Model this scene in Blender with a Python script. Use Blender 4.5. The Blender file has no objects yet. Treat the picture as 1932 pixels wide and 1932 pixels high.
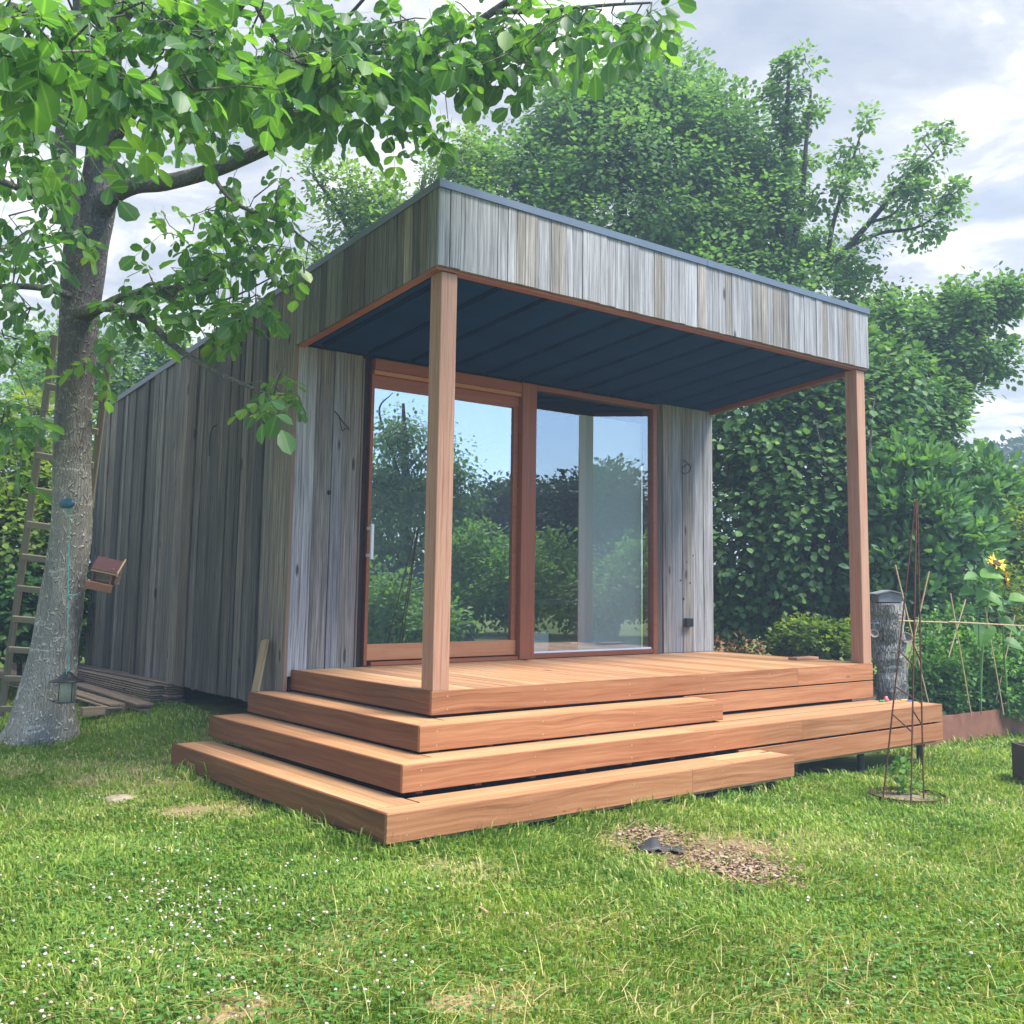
import bpy, math, random
import numpy as np
from mathutils import Matrix, Vector, Euler
random.seed(7); rng=np.random.default_rng(7)
S=bpy.context.scene
COL=S.collection
# ---------------------------------------------------------------- camera
CAM=np.array([-3.8078,-5.4671,0.6739]); YAW,PIT,ROL=-0.67925,0.11970,0.01446
FPX,CX,CY=1997.5,966.2,858.5
_F=np.array([-math.sin(YAW)*math.cos(PIT),math.cos(YAW)*math.cos(PIT),math.sin(PIT)])
_R=np.array([math.cos(YAW),math.sin(YAW),0.]);_U=np.cross(_R,_F)
_R2=_R*math.cos(ROL)+_U*math.sin(ROL);_U=-_R*math.sin(ROL)+_U*math.cos(ROL);_R=_R2
def P(u,v,D): return CAM+(_F+_R*(u-CX)/FPX-_U*(v-CY)/FPX)*D
def PM(u,v,D):
    p=P(u,v,D); p[1]=3.72-p[1]; return p
cam=bpy.data.cameras.new('camera'); co=bpy.data.objects.new('camera',cam); COL.objects.link(co)
m=Matrix.Identity(4)
for i in range(3): m[i][0]=_R[i];m[i][1]=_U[i];m[i][2]=-_F[i];m[i][3]=CAM[i]
co.matrix_world=m
cam.sensor_width=36;cam.lens=FPX/1932*36;cam.shift_x=0;cam.shift_y=-(966-CY)/1932
cam.clip_start=.05;cam.clip_end=600
S.camera=co
# ---------------------------------------------------------------- sky and sun
SUN_EL,SUN_AZ=math.radians(58),math.radians(157)   # azimuth clockwise from +Y
W=bpy.data.worlds.new("World");S.world=W;W.use_nodes=True
nt=W.node_tree;nt.nodes.clear()
def N(t,ty,**k):
    n=t.nodes.new(ty)
    for a,b in k.items():
        if a in n.bl_rna.properties: setattr(n,a,b)
        else: n.inputs[a].default_value=b
    return n
def mth(t,op,a,b=None,c=None,clamp=False):
    n=t.nodes.new('ShaderNodeMath');n.operation=op;n.use_clamp=clamp
    for i,x in enumerate((a,b,c)):
        if x is None: continue
        if isinstance(x,(int,float)): n.inputs[i].default_value=x
        else: t.links.new(x,n.inputs[i])
    return n.outputs[0]
def mix(t,f,a,b,blend='MIX'):
    n=t.nodes.new('ShaderNodeMix');n.data_type='RGBA';n.blend_type=blend
    for i,x in ((0,f),(6,a),(7,b)):
        if isinstance(x,(int,float)): n.inputs[i].default_value=x
        elif isinstance(x,tuple): n.inputs[i].default_value=(*x,1) if len(x)==3 else x
        else: t.links.new(x,n.inputs[i])
    return n.outputs[2]
def ramp(t,f,stops,interp='LINEAR'):
    n=t.nodes.new('ShaderNodeValToRGB');e=n.color_ramp.elements;n.color_ramp.interpolation=interp
    while len(e)<len(stops): e.new(.5)
    for i,(p,c) in enumerate(stops):
        e[i].position=p;e[i].color=(*c,1) if isinstance(c,tuple) else (c,c,c,1)
    t.links.new(f,n.inputs[0]);return n.outputs[0]
def noise(t,vec,scale,detail=4,rough=.55,dist=0.):
    n=t.nodes.new('ShaderNodeTexNoise');n.inputs['Scale'].default_value=scale;n.inputs['Detail'].default_value=detail
    n.inputs['Roughness'].default_value=rough;n.inputs['Distortion'].default_value=dist
    if vec is not None: t.links.new(vec,n.inputs['Vector'])
    return n.outputs[0]
def vmap(t,vec,sc=(1,1,1),loc=(0,0,0)):
    n=t.nodes.new('ShaderNodeMapping');n.inputs['Scale'].default_value=sc;n.inputs['Location'].default_value=loc
    t.links.new(vec,n.inputs['Vector']);return n.outputs[0]
sky=nt.nodes.new('ShaderNodeTexSky');sky.sky_type='NISHITA';sky.sun_disc=False
sky.sun_elevation=SUN_EL;sky.sun_rotation=SUN_AZ;sky.air_density=1.0;sky.dust_density=.6;sky.ozone_density=1.5
tc=nt.nodes.new('ShaderNodeTexCoord');sep=nt.nodes.new('ShaderNodeSeparateXYZ');nt.links.new(tc.outputs['Generated'],sep.inputs[0])
zz=mth(nt,'MAXIMUM',sep.outputs[2],0.0)
den=mth(nt,'ADD',zz,.16)
px=mth(nt,'DIVIDE',sep.outputs[0],den);py=mth(nt,'DIVIDE',sep.outputs[1],den)
cmb=nt.nodes.new('ShaderNodeCombineXYZ');nt.links.new(px,cmb.inputs[0]);nt.links.new(py,cmb.inputs[1])
n1=noise(nt,vmap(nt,cmb.outputs[0],loc=(3.1,1.7,0)),1.1,8,.6,.3)
n2=noise(nt,vmap(nt,cmb.outputs[0],loc=(9.4,5.2,0)),2.6,8,.6,.35)
bias=mth(nt,'MULTIPLY',sep.outputs[1],.42)      # open blue to the south, cloud to the north
cov=mth(nt,'ADD',n1,bias)
covf=ramp(nt,cov,[(.36,0.),(.56,1.)],'EASE')
shade=ramp(nt,n2,[(.32,(4.4,5.0,6.2)),(.45,(5.5,6.0,6.9)),(.53,(7.0,7.3,7.9)),(.60,(10.4,10.5,10.7)),(.70,(12.5,12.5,12.4))])
skc=mix(nt,1.0,sky.outputs[0],(2.2,2.45,2.9),'MULTIPLY')
skm=mix(nt,covf,skc,shade)
bg=N(nt,'ShaderNodeBackground',Strength=.048);nt.links.new(skm,bg.inputs[0])
wo=nt.nodes.new('ShaderNodeOutputWorld');nt.links.new(bg.outputs[0],wo.inputs[0])
sl=bpy.data.lights.new('sun','SUN');so=bpy.data.objects.new('sun',sl);COL.objects.link(so)
sl.energy=3.4;sl.angle=math.radians(22);sl.color=(1,.95,.87)
sd=Vector((math.sin(SUN_AZ)*math.cos(SUN_EL),math.cos(SUN_AZ)*math.cos(SUN_EL),math.sin(SUN_EL)))
so.rotation_euler=sd.to_track_quat('Z','Y').to_euler();so.location=(0,-10,12)
V=S.view_settings;V.view_transform='Standard';V.look='None';V.exposure=1.38;V.gamma=1;V.use_curve_mapping=False
S.render.engine='CYCLES'
S.cycles.max_bounces=8;S.cycles.diffuse_bounces=3;S.cycles.glossy_bounces=4;S.cycles.transmission_bounces=4;S.cycles.transparent_max_bounces=8
S.cycles.caustics_reflective=False;S.cycles.caustics_refractive=False
# ---------------------------------------------------------------- helpers
WM={}
def sst(x): x=np.clip(x,0,1);return x*x*(3-2*x)
def G(x,y):
    x=np.asarray(x,float);y=np.asarray(y,float)
    z=-.69-.13*sst((x-.3)/4.7)+.03*sst((y-.5)/3.5)*(1-sst((x-3)/2))+.20*sst((y-1.5)/2)*sst((x+1.15)/1.0)*(1-sst((x-3)/2))
    z=z+.012*np.sin(x*2.3+1)*np.cos(y*1.9)+.008*np.sin(x*5.1+y*3.3)
    return z+.25*sst((y-9)/14)+.0*x
def setp(o,label=None,cat=None,group=None,kind=None):
    for k,v in (('label',label),('category',cat),('group',group),('kind',kind)):
        if v: o[k]=v
    return o
def link(o,parent=None,M=None):
    COL.objects.link(o);M=M or Matrix.Identity(4);WM[o.name]=M
    if parent is not None:
        o.parent=parent;o.matrix_parent_inverse=Matrix.Identity(4);o.matrix_basis=WM[parent.name].inverted()@M
    else: o.matrix_basis=M
    return o
def empty(name,loc,label,cat,group=None):
    o=bpy.data.objects.new(name,None);o.empty_display_size=.2
    return setp(link(o,None,Matrix.Translation(Vector(loc))),label,cat,group)
def mesh(name,verts,faces,mats,smooth=False,fidx=None):
    me=bpy.data.meshes.new(name)
    me.from_pydata([tuple(v) for v in verts],[],[tuple(f) for f in faces])
    for mt in (mats if isinstance(mats,(list,tuple)) else [mats]): me.materials.append(mt)
    if fidx is not None: me.polygons.foreach_set('material_index',fidx)
    if smooth: me.polygons.foreach_set('use_smooth',[True]*len(me.polygons))
    me.update();return me
def bigmesh(name,V_,loops,starts,mat,attrs={},smooth=False):
    """fast mesh from arrays"""
    me=bpy.data.meshes.new(name);nv=len(V_);nf=len(starts)
    me.vertices.add(nv);me.vertices.foreach_set('co',np.ascontiguousarray(V_,dtype=np.float32).ravel())
    me.loops.add(len(loops));me.loops.foreach_set('vertex_index',np.ascontiguousarray(loops,dtype=np.int32))
    me.polygons.add(nf);me.polygons.foreach_set('loop_start',np.ascontiguousarray(starts,dtype=np.int32))
    for k,a in attrs.items():
        at=me.attributes.new(k,'FLOAT','POINT' if k=='rib' else 'FACE');at.data.foreach_set('value',np.ascontiguousarray(a,dtype=np.float32))
    me.materials.append(mat)
    if smooth: me.polygons.foreach_set('use_smooth',np.ones(nf,dtype=bool))
    me.update(calc_edges=True);me.validate(verbose=False);return me
def add(name,me,parent=None,M=None,**k):
    return setp(link(bpy.data.objects.new(name,me),parent,M),**k)
def addat(name,verts,faces,mat,parent=None,smooth=False,**k):
    """world-space verts; origin moved to their base centre"""
    v=np.array(verts,float);o=np.array([(v[:,0].min()+v[:,0].max())/2,(v[:,1].min()+v[:,1].max())/2,v[:,2].min()])
    return add(name,mesh(name,v-o,faces,mat,smooth),parent,Matrix.Translation(Vector(o)),**k)
def basis(o,x,y,z):
    M=Matrix.Identity(4)
    for i in range(3): M[i][0]=x[i];M[i][1]=y[i];M[i][2]=z[i];M[i][3]=o[i]
    return M
ORI={'X':((1,0,0),(0,1,0),(0,0,1)),'Y':((0,1,0),(-1,0,0),(0,0,1)),
     'Zx':((0,0,1),(1,0,0),(0,1,0)),   # vertical board, width along X, thickness along +Y
     'Zy':((0,0,1),(0,-1,0),(1,0,0)),  # vertical board, width along -Y, thickness +X
     'Xf':((1,0,0),(0,0,1),(0,-1,0)),  # board on edge along X, width up, thickness toward -Y
     'Yf':((0,1,0),(0,0,1),(1,0,0))}
def board(name,o,ori,L,Wd,T,mat,parent=None,b0=0.,b1=0.,ch=.003,**k):
    """prism of length L along local X, width Y, thickness Z; b0/b1 shift of start/end at full width (sloped cut)"""
    X,Y,Z=ORI[ori] if isinstance(ori,str) else ori
    c=min(ch,T*.3,Wd*.3)
    prof=[(c,0),(Wd-c,0),(Wd,c),(Wd,T-c),(Wd-c,T),(c,T),(0,T-c),(0,c)]
    vs=[(b0*w/Wd,w,t) for w,t in prof]+[(L+b1*w/Wd,w,t) for w,t in prof]
    fs=[(i,(i+1)%8,(i+1)%8+8,i+8) for i in range(8)]+[tuple(range(7,-1,-1)),tuple(range(8,16))]
    if np.linalg.det(np.array([X,Y,Z],float))<0: fs=[f[::-1] for f in fs]
    fs=[f[::-1] for f in fs]
    return add(name,mesh(name,vs,fs,mat),parent,basis(o,X,Y,Z),**k)
def boxv(x0,x1,y0,y1,z0,z1):
    v=[(x,y,z) for x in(x0,x1) for y in(y0,y1) for z in(z0,z1)]
    f=[(0,1,3,2),(4,6,7,5),(0,4,5,1),(2,3,7,6),(0,2,6,4),(1,5,7,3)]
    return v,f
def box(name,x0,x1,y0,y1,z0,z1,mat,parent=None,**k):
    v,f=boxv(x0,x1,y0,y1,z0,z1);return addat(name,v,f,mat,parent,**k)
class MB:
    def __init__(s): s.v=[];s.f=[]
    def add(s,v,f):
        n=len(s.v);s.v+= [tuple(q) for q in v];s.f+=[tuple(i+n for i in q) for q in f];return s
    def box(s,*a): return s.add(*boxv(*a))
    def tube(s,pts,rad,n=6,cap=True): v,f=tube(pts,rad,n,cap);return s.add(v,f)
    def obj(s,name,mat,parent=None,smooth=False,**k): return addat(name,s.v,s.f,mat,parent,smooth,**k)
def tube(pts,rad,n=6,cap=True,rnoise=0.):
    pts=np.array(pts,float);m_=len(pts);rad=np.broadcast_to(np.asarray(rad,float),(m_,))
    t=np.gradient(pts,axis=0);t/=np.linalg.norm(t,axis=1)[:,None]+1e-9
    ref=np.array([1.,0,0]) if abs(t[0][0])<.8 else np.array([0,1.,0])
    vs=[];a=np.linspace(0,2*np.pi,n,endpoint=False)
    u=np.cross(t[0],ref);u/=np.linalg.norm(u)
    for i in range(m_):
        u=u-t[i]*(u@t[i]);u/=np.linalg.norm(u)+1e-9;w=np.cross(t[i],u)
        r=rad[i]*(1+rnoise*np.sin(3*a+i*.4)+rnoise*.6*np.sin(5*a-i*.7))
        vs.append(pts[i]+r[:,None]*(np.cos(a)[:,None]*u+np.sin(a)[:,None]*w))
    vs=np.concatenate(vs);fs=[(i*n+j,i*n+(j+1)%n,(i+1)*n+(j+1)%n,(i+1)*n+j) for i in range(m_-1) for j in range(n)]
    if cap: fs+=[tuple(range(n-1,-1,-1)),tuple(range((m_-1)*n,m_*n))]
    return vs.tolist(),fs
def smoothline(pts,rad,k=6):
    """Catmull-Rom through control points"""
    p=np.array(pts,float);r=np.array(rad,float);q=np.column_stack([p,r]);q=np.vstack([2*q[0]-q[1],q,2*q[-1]-q[-2]])
    out=[]
    for i in range(1,len(q)-2):
        for t in np.linspace(0,1,k,endpoint=False):
            a,b,c,d=q[i-1],q[i],q[i+1],q[i+2]
            out.append(.5*((2*b)+(-a+c)*t+(2*a-5*b+4*c-d)*t*t+(-a+3*b-3*c+d)*t**3))
    out.append(q[-2]);out=np.array(out);return out[:,:3],np.maximum(out[:,3],.002)
# ---------------------------------------------------------------- materials
def mat(name,base=(.5,.5,.5),rough=.6,metal=0.,spec=.5):
    m_=bpy.data.materials.new(name);m_.use_nodes=True;t=m_.node_tree;b=t.nodes['Principled BSDF']
    b.inputs['Base Color'].default_value=(*base,1);b.inputs['Roughness'].default_value=rough;b.inputs['Metallic'].default_value=metal
    b.inputs['Specular IOR Level'].default_value=spec
    return m_,t,b
def bump(t,b,h,strength=.3,dist=.01):
    n=t.nodes.new('ShaderNodeBump');n.inputs['Strength'].default_value=strength;n.inputs['Distance'].default_value=dist
    t.links.new(h,n.inputs['Height']);t.links.new(n.outputs[0],b.inputs['Normal'])
def simple(name,base,rough=.6,metal=0.,var=.12,scale=20.,bs=.15,spec=.5):
    m_,t,b=mat(name,base,rough,metal,spec)
    c=t.nodes.new('ShaderNodeTexCoord');n=noise(t,c.outputs['Object'],scale,4)
    lo=tuple(x*(1-var) for x in base);hi=tuple(min(1,x*(1+var)) for x in base)
    t.links.new(ramp(t,n,[(.3,lo),(.7,hi)]),b.inputs['Base Color']);bump(t,b,n,bs,.003);return m_
def wood(name,stops,grain=1.,knots=0.,rough=.75,vv=(.8,1.15),bs=.5,streak=None,tint=None,spec=.3,wave=0.):
    """stops: palette over grain noise; random per object offset"""
    m_,t,b=mat(name,(.3,.3,.3),rough,0,spec)
    c=t.nodes.new('ShaderNodeTexCoord');oi=t.nodes.new('ShaderNodeObjectInfo')
    off=t.nodes.new('ShaderNodeVectorMath');off.operation='MULTIPLY_ADD'
    rnd=t.nodes.new('ShaderNodeCombineXYZ')
    for i,kk in enumerate((37.,91.,53.)): t.links.new(mth(t,'MULTIPLY',oi.outputs['Random'],kk),rnd.inputs[i])
    t.links.new(c.outputs['Object'],off.inputs[0]);off.inputs[1].default_value=(1,1,1);t.links.new(rnd.outputs[0],off.inputs[2])
    vec=off.outputs[0]
    # warp so grain bends
    wn=noise(t,vmap(t,vec,(1.3,5,5)),1.0,2,.5)
    wv=t.nodes.new('ShaderNodeVectorMath');wv.operation='ADD';cm=t.nodes.new('ShaderNodeCombineXYZ')
    t.links.new(mth(t,'MULTIPLY',mth(t,'SUBTRACT',wn,.5),.035+wave),cm.inputs[1]);t.links.new(vec,wv.inputs[0]);t.links.new(cm.outputs[0],wv.inputs[1]);vv_=wv.outputs[0]
    g1=noise(t,vmap(t,vv_,(1.4*grain,62*grain,62*grain)),1.,6,.72)
    g2=noise(t,vmap(t,vv_,(3*grain,130*grain,130*grain)),1.,3,.7)
    g3=noise(t,vmap(t,vec,(.8,5,5)),1.,3,.5)
    g=mth(t,'ADD',mth(t,'MULTIPLY',g1,.58),mth(t,'ADD',mth(t,'MULTIPLY',g2,.32),mth(t,'MULTIPLY',g3,.20)))
    col=ramp(t,g,stops)
    val=mth(t,'MULTIPLY_ADD',oi.outputs['Random'],vv[1]-vv[0],vv[0])
    r2=mth(t,'FRACT',mth(t,'MULTIPLY',oi.outputs['Random'],7.31))
    if tint: col=mix(t,mth(t,'MULTIPLY',r2,tint[1]),col,mix(t,1.,col,tint[0],'MULTIPLY'))
    cv=t.nodes.new('ShaderNodeCombineXYZ')
    for i in range(3): t.links.new(val,cv.inputs[i])
    col=mix(t,1.,col,cv.outputs[0],'MULTIPLY')
    if streak:
        s=noise(t,vmap(t,vv_,(.9,75,75)),1.,4,.7);col=mix(t,ramp(t,s,[(.56,0.),(.68,1.)]),col,streak)
    h=g
    if knots:
        vo=t.nodes.new('ShaderNodeTexVoronoi');vo.feature='F1';vo.inputs['Scale'].default_value=1.
        t.links.new(vmap(t,vec,(2.4,8,8)),vo.inputs['Vector'])
        kf=ramp(t,vo.outputs['Distance'],[(0.,1.),(.10,.9),(.17,0.)])
        rg=t.nodes.new('ShaderNodeSeparateColor');t.links.new(vo.outputs['Color'],rg.inputs[0])
        kf=mth(t,'MULTIPLY',kf,mth(t,'GREATER_THAN',rg.outputs[0],1-knots))
        col=mix(t,kf,col,(.045,.035,.03));h=mth(t,'SUBTRACT',g,mth(t,'MULTIPLY',kf,.5))
    t.links.new(col,b.inputs['Base Color']);bump(t,b,h,bs,.004);return m_
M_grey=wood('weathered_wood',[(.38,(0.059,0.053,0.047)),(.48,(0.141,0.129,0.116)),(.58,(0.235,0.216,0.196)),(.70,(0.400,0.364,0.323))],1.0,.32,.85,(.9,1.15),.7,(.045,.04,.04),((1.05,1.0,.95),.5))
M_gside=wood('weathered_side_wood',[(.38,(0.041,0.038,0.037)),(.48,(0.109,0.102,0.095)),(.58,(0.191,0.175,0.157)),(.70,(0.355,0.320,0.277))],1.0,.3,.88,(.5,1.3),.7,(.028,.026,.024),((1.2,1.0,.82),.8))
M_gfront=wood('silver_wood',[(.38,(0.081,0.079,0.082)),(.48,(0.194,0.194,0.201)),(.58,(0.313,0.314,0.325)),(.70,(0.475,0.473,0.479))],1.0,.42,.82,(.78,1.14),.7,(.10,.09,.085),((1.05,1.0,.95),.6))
M_deck=wood('deck_hardwood',[(.34,(0.254,0.119,0.050)),(.46,(0.385,0.202,0.092)),(.57,(0.489,0.282,0.139)),(.70,(0.583,0.370,0.210))],.8,.04,.55,(.72,1.22),.15,None,((1.08,.82,.72),.6),.35)  # board tops, lightened in the colour for light from above
M_riser=wood('riser_shaded_hardwood',[(.36,(.055,.019,.007)),(.46,(.125,.044,.016)),(.56,(.18,.068,.026)),(.68,(.25,.11,.045))],.6,.06,.5,(.85,1.15),.12,None,((1.0,.87,.8),.5),.35,.05)  # same hardwood with the shade of the side faces put into the colour
M_riser_lit=wood('riser_lit_hardwood',[(.36,(0.126,0.047,0.018)),(.46,(0.247,0.099,0.041)),(.56,(0.331,0.145,0.065)),(.68,(0.410,0.209,0.100))],.6,.06,.5,(.85,1.12),.12,None,((1.0,.86,.78),.5),.35,.06)  # same hardwood, lighter in colour for the sunlit front faces
M_post=wood('post_hardwood',[(.30,(0.188,0.084,0.049)),(.46,(0.329,0.163,0.099)),(.6,(0.423,0.234,0.151)),(.78,(0.498,0.310,0.221))],1.,0,.6,(.95,1.05),.25,(.24,.115,.06),None,.3)
M_frame=wood('frame_hardwood',[(.30,(.15,.042,.018)),(.5,(.27,.082,.034)),(.75,(.35,.125,.055))],.8,0,.42,(.92,1.1),.08,None,None,.4)
M_rail=wood('rail_hardwood',[(.30,(.32,.12,.045)),(.5,(.46,.19,.08)),(.75,(.55,.27,.13))],.5,0,.4,(1,1.01),.08,None,None,.4,.2)
M_trim=wood('trim_wood',[(.3,(.16,.10,.07)),(.7,(.30,.20,.14))],1.,0,.7)
M_batten=wood('plain_pale_wood',[(.3,(.25,.16,.08)),(.5,(.38,.26,.14)),(.7,(.46,.34,.2))],1.,.1,.8)
M_oldplank=wood('old_plank_wood',[(.36,(0.088,0.062,0.045)),(.5,(0.250,0.179,0.125)),(.65,(0.425,0.319,0.220))],1.,.1,.9,(.7,1.25),.6)
M_ladder=wood('ladder_wood',[(.3,(.10,.085,.055)),(.5,(.20,.165,.11)),(.75,(.29,.245,.17))],1.,0,.85,(.9,1.1),.4)
M_soffit=simple('dark_soffit_board',(.004,.036,.15),.9,0,.2,3.,.05,.05)
M_seam=simple('soffit_seam',(.002,.010,.032),.9,0,.2,8.,.1,.05)
M_black=simple('black_void_board',(.012,.012,.013),.9,0,.2)
M_metal=simple('grey_roof_metal',(.13,.155,.185),.42,.35,.06,4.,.03)
M_dark=simple('black_plastic',(.015,.017,.02),.45,0,.2)
M_white=simple('white_plastic',(.75,.76,.76),.4,0,.04)
M_wall=simple('interior_plaster',(.5,.5,.48),.8,0,.05,3.,.05)
M_floor=wood('interior_floor',[(.3,(.2,.12,.07)),(.7,(.32,.2,.12))],.7)
M_rust=simple('rusty_iron',(.10,.04,.022),.85,.2,.45,40.,.4)
M_corten=simple('corten_steel',(.22,.095,.06),.8,.15,.22,5.,.3)
M_planter=simple('dark_planter',(.055,.045,.045),.7,0,.2,9.,.3)
M_cane=simple('bamboo_cane',(.5,.36,.2),.6,0,.2,30.,.1)
M_gcane=simple('green_cane',(.03,.12,.06),.5,0,.2)
M_steelw=simple('steel_wire',(.3,.3,.3),.4,.8,.1)
M_teal=simple('teal_string',(.04,.45,.38),.7,0,.15,80.)
M_tealp=simple('dark_teal_plastic',(.012,.09,.12),.35,0,.15)
M_screw=simple('screw_head',(.55,.5,.42),.35,.6,.1)
M_stone=simple('pale_stone',(.42,.33,.23),.9,0,.2,14.,.5)
M_felt=simple('roofing_felt',(.085,.035,.035),.95,0,.25,90.,.4)
M_cedar=wood('cedar_box_wood',[(.3,(.13,.05,.028)),(.6,(.25,.11,.065)),(.8,(.32,.16,.09))],1.,0,.6,(.9,1.1),.1)
M_slate=simple('grey_rubber_scrap',(.04,.04,.044),.6,0,.25,12.,.3)
M_seed=simple('bird_seed_tube',(.42,.40,.30),.5,0,.25,120.,.4)
M_seam2=simple('dusty_grey_board',(.07,.085,.11),.8,0,.15)
def leafmat(name,stops,trans=.35,rough=.45,tcol=1.6,spec=.4):
    m_,t,b=mat(name,(.1,.2,.05),rough,0,spec)
    a=t.nodes.new('ShaderNodeAttribute');a.attribute_name='v'
    c=t.nodes.new('ShaderNodeTexCoord');n=noise(t,c.outputs['Object'],1.1,3)
    rb=t.nodes.new('ShaderNodeAttribute');rb.attribute_name='rib'
    f=mth(t,'ADD',mth(t,'MULTIPLY',a.outputs['Fac'],.7),mth(t,'MULTIPLY',n,.3))
    col=ramp(t,f,stops);
    if 'walnut' in name: col=mix(t,ramp(t,rb.outputs['Fac'],[(.84,0.),(.95,.40)]),col,(.20,.32,.10))
    t.links.new(col,b.inputs['Base Color'])
    tr=t.nodes.new('ShaderNodeBsdfTranslucent');tcl=mix(t,1.,col,(tcol*1.05,tcol*1.1,tcol*.35),'MULTIPLY');t.links.new(tcl,tr.inputs[0])
    if spec<.3: tcl.node.inputs[7].default_value=(tcol*.9,tcol*1.,tcol*.5,1)
    mx=t.nodes.new('ShaderNodeMixShader');mx.inputs[0].default_value=trans
    t.links.new(b.outputs[0],mx.inputs[1]);t.links.new(tr.outputs[0],mx.inputs[2]);t.links.new(mx.outputs[0],t.nodes['Material Output'].inputs[0]);return m_
L_walnut=leafmat('walnut_leaf',[(.15,(0.033,0.094,0.029)),(.5,(0.065,0.163,0.044)),(.8,(0.130,0.250,0.053)),(1.,(.22,.33,.05))],.45,.42,2.3,.45)
L_tree=leafmat('lime_tree_leaf',[(.15,(0.073,0.149,0.055)),(.5,(0.130,0.242,0.081)),(.85,(0.212,0.340,0.098))],.4,.5,1.8,.2)
L_pale=leafmat('pale_tree_leaf',[(.15,(0.068,0.142,0.040)),(.5,(0.128,0.228,0.065)),(.85,(0.217,0.332,0.100))],.45,.5,1.9)
L_hedge=leafmat('hedge_leaf',[(.15,(0.037,0.100,0.039)),(.5,(0.081,0.181,0.055)),(.8,(0.149,0.263,0.066)),(1.,(.2,.3,.07))],.3,.5,1.7,.2)
L_laurel=leafmat('laurel_leaf',[(.15,(0.060,0.144,0.061)),(.5,(0.108,0.240,0.088)),(.85,(0.180,0.336,0.121))],.3,.4,1.6)
L_bush=leafmat('light_bush_leaf',[(.15,(.06,.12,.02)),(.5,(.12,.2,.035)),(.85,(.24,.3,.06))],.4,.5,1.8)
L_dark=leafmat('evergreen_leaf',[(.15,(.02,.045,.02)),(.5,(.035,.08,.03)),(.85,(.07,.13,.04))],.25,.5,1.5)
L_veg=leafmat('vegetable_leaf',[(.15,(0.046,0.130,0.039)),(.5,(0.104,0.247,0.058)),(.85,(0.195,0.364,0.078))],.4,.5,1.7)
L_grass=leafmat('grass_blade',[(.0,(0.057,0.126,0.017)),(.35,(0.166,0.281,0.037)),(.62,(0.345,0.443,0.076)),(.76,(0.510,0.478,0.176)),(.9,(0.664,0.514,0.276)),(1.,(.6,.5,.3))],.35,.55,1.5,.25)
L_clover=leafmat('clover_leaf',[(.15,(.07,.17,.03)),(.5,(.10,.23,.04)),(.85,(.15,.3,.06))],.3,.5,1.5)
L_dead=leafmat('dead_leaf',[(.15,(.12,.05,.02)),(.5,(.22,.11,.05)),(.85,(.34,.2,.1))],.2,.8,1.2)
M_petal=simple('yellow_petal',(.8,.5,.02),.6,0,.15)
M_flower=simple('clover_flower_white',(.72,.68,.6),.8,0,.2,300.,.4)
M_seedhead=simple('sunflower_disc',(.06,.035,.015),.9,0,.4,200.,.5)
M_stem=simple('green_stem',(.14,.26,.06),.6,0,.2)
def barkmat(name,lo,hi,crack,sc=1.,old=False):
    m_,t,b=mat(name,(.2,.2,.2),.9,0,.2)
    c=t.nodes.new('ShaderNodeTexCoord');o=c.outputs['Object']
    n=noise(t,vmap(t,o,(7*sc,7*sc,2.2*sc)),1.,6,.65);n3=noise(t,vmap(t,o,(1.,1.,1.)),1.3,3)
    wp=noise(t,vmap(t,o,(6,6,6)),1.,3)
    wv=t.nodes.new('ShaderNodeVectorMath');wv.operation='MULTIPLY_ADD';wv.inputs[1].default_value=(1,1,1);
    cm=t.nodes.new('ShaderNodeCombineXYZ');t.links.new(mth(t,'MULTIPLY',wp,.08),cm.inputs[0]);t.links.new(mth(t,'MULTIPLY',wp,.08),cm.inputs[1])
    t.links.new(o,wv.inputs[0]);t.links.new(cm.outputs[0],wv.inputs[2])
    vo=t.nodes.new('ShaderNodeTexVoronoi');vo.feature='DISTANCE_TO_EDGE';vo.inputs['Scale'].default_value=1.
    t.links.new(vmap(t,wv.outputs[0],(44*sc,44*sc,8*sc)),vo.inputs['Vector'])
    ek=ramp(t,noise(t,vmap(t,o,(3,3,2)),1.,3),[(.36,.25),(.6,.95)])
    e=ramp(t,vo.outputs['Distance'],[(0.,1.),(.045,.85),(.11,0.)])
    col=ramp(t,mth(t,'ADD',mth(t,'MULTIPLY',n,.75),mth(t,'MULTIPLY',n3,.25)),[(.35,lo),(.68,hi)])
    col=mix(t,mth(t,'MULTIPLY',e,ek),col,crack)
    pt=noise(t,vmap(t,o,(5,5,22)),1.,4,.6);col=mix(t,ramp(t,pt,[(.60,0.),(.66,.8)]),col,tuple(min(1,x*1.7) for x in hi))
    sx=t.nodes.new('ShaderNodeSeparateXYZ');t.links.new(o,sx.inputs[0])
    if old: col=mix(t,1.,col,ramp(t,mth(t,'MULTIPLY',sx.outputs[2],.2),[(.1,1.25),(.42,1.),(.62,.5)]),'MULTIPLY')  # bark paler at the foot; shade painted into the colour higher up
    t.links.new(col,b.inputs['Base Color']);bump(t,b,mth(t,'ADD',n,mth(t,'MULTIPLY',e,.7)),1.,.03);return m_
B_walnut=barkmat('walnut_bark',(.075,.068,.055),(.19,.175,.145),(.30,.28,.23),1.)
B_old_shaded=barkmat('old_walnut_bark_shaded_top',(.13,.12,.10),(.33,.305,.255),(.55,.51,.43),1.,True)
B_dark=barkmat('dark_bark',(.035,.032,.025),(.10,.09,.07),(.13,.12,.1))
B_stump=barkmat('stump_bark',(.24,.225,.205),(.52,.50,.46),(.14,.12,.10))
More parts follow.
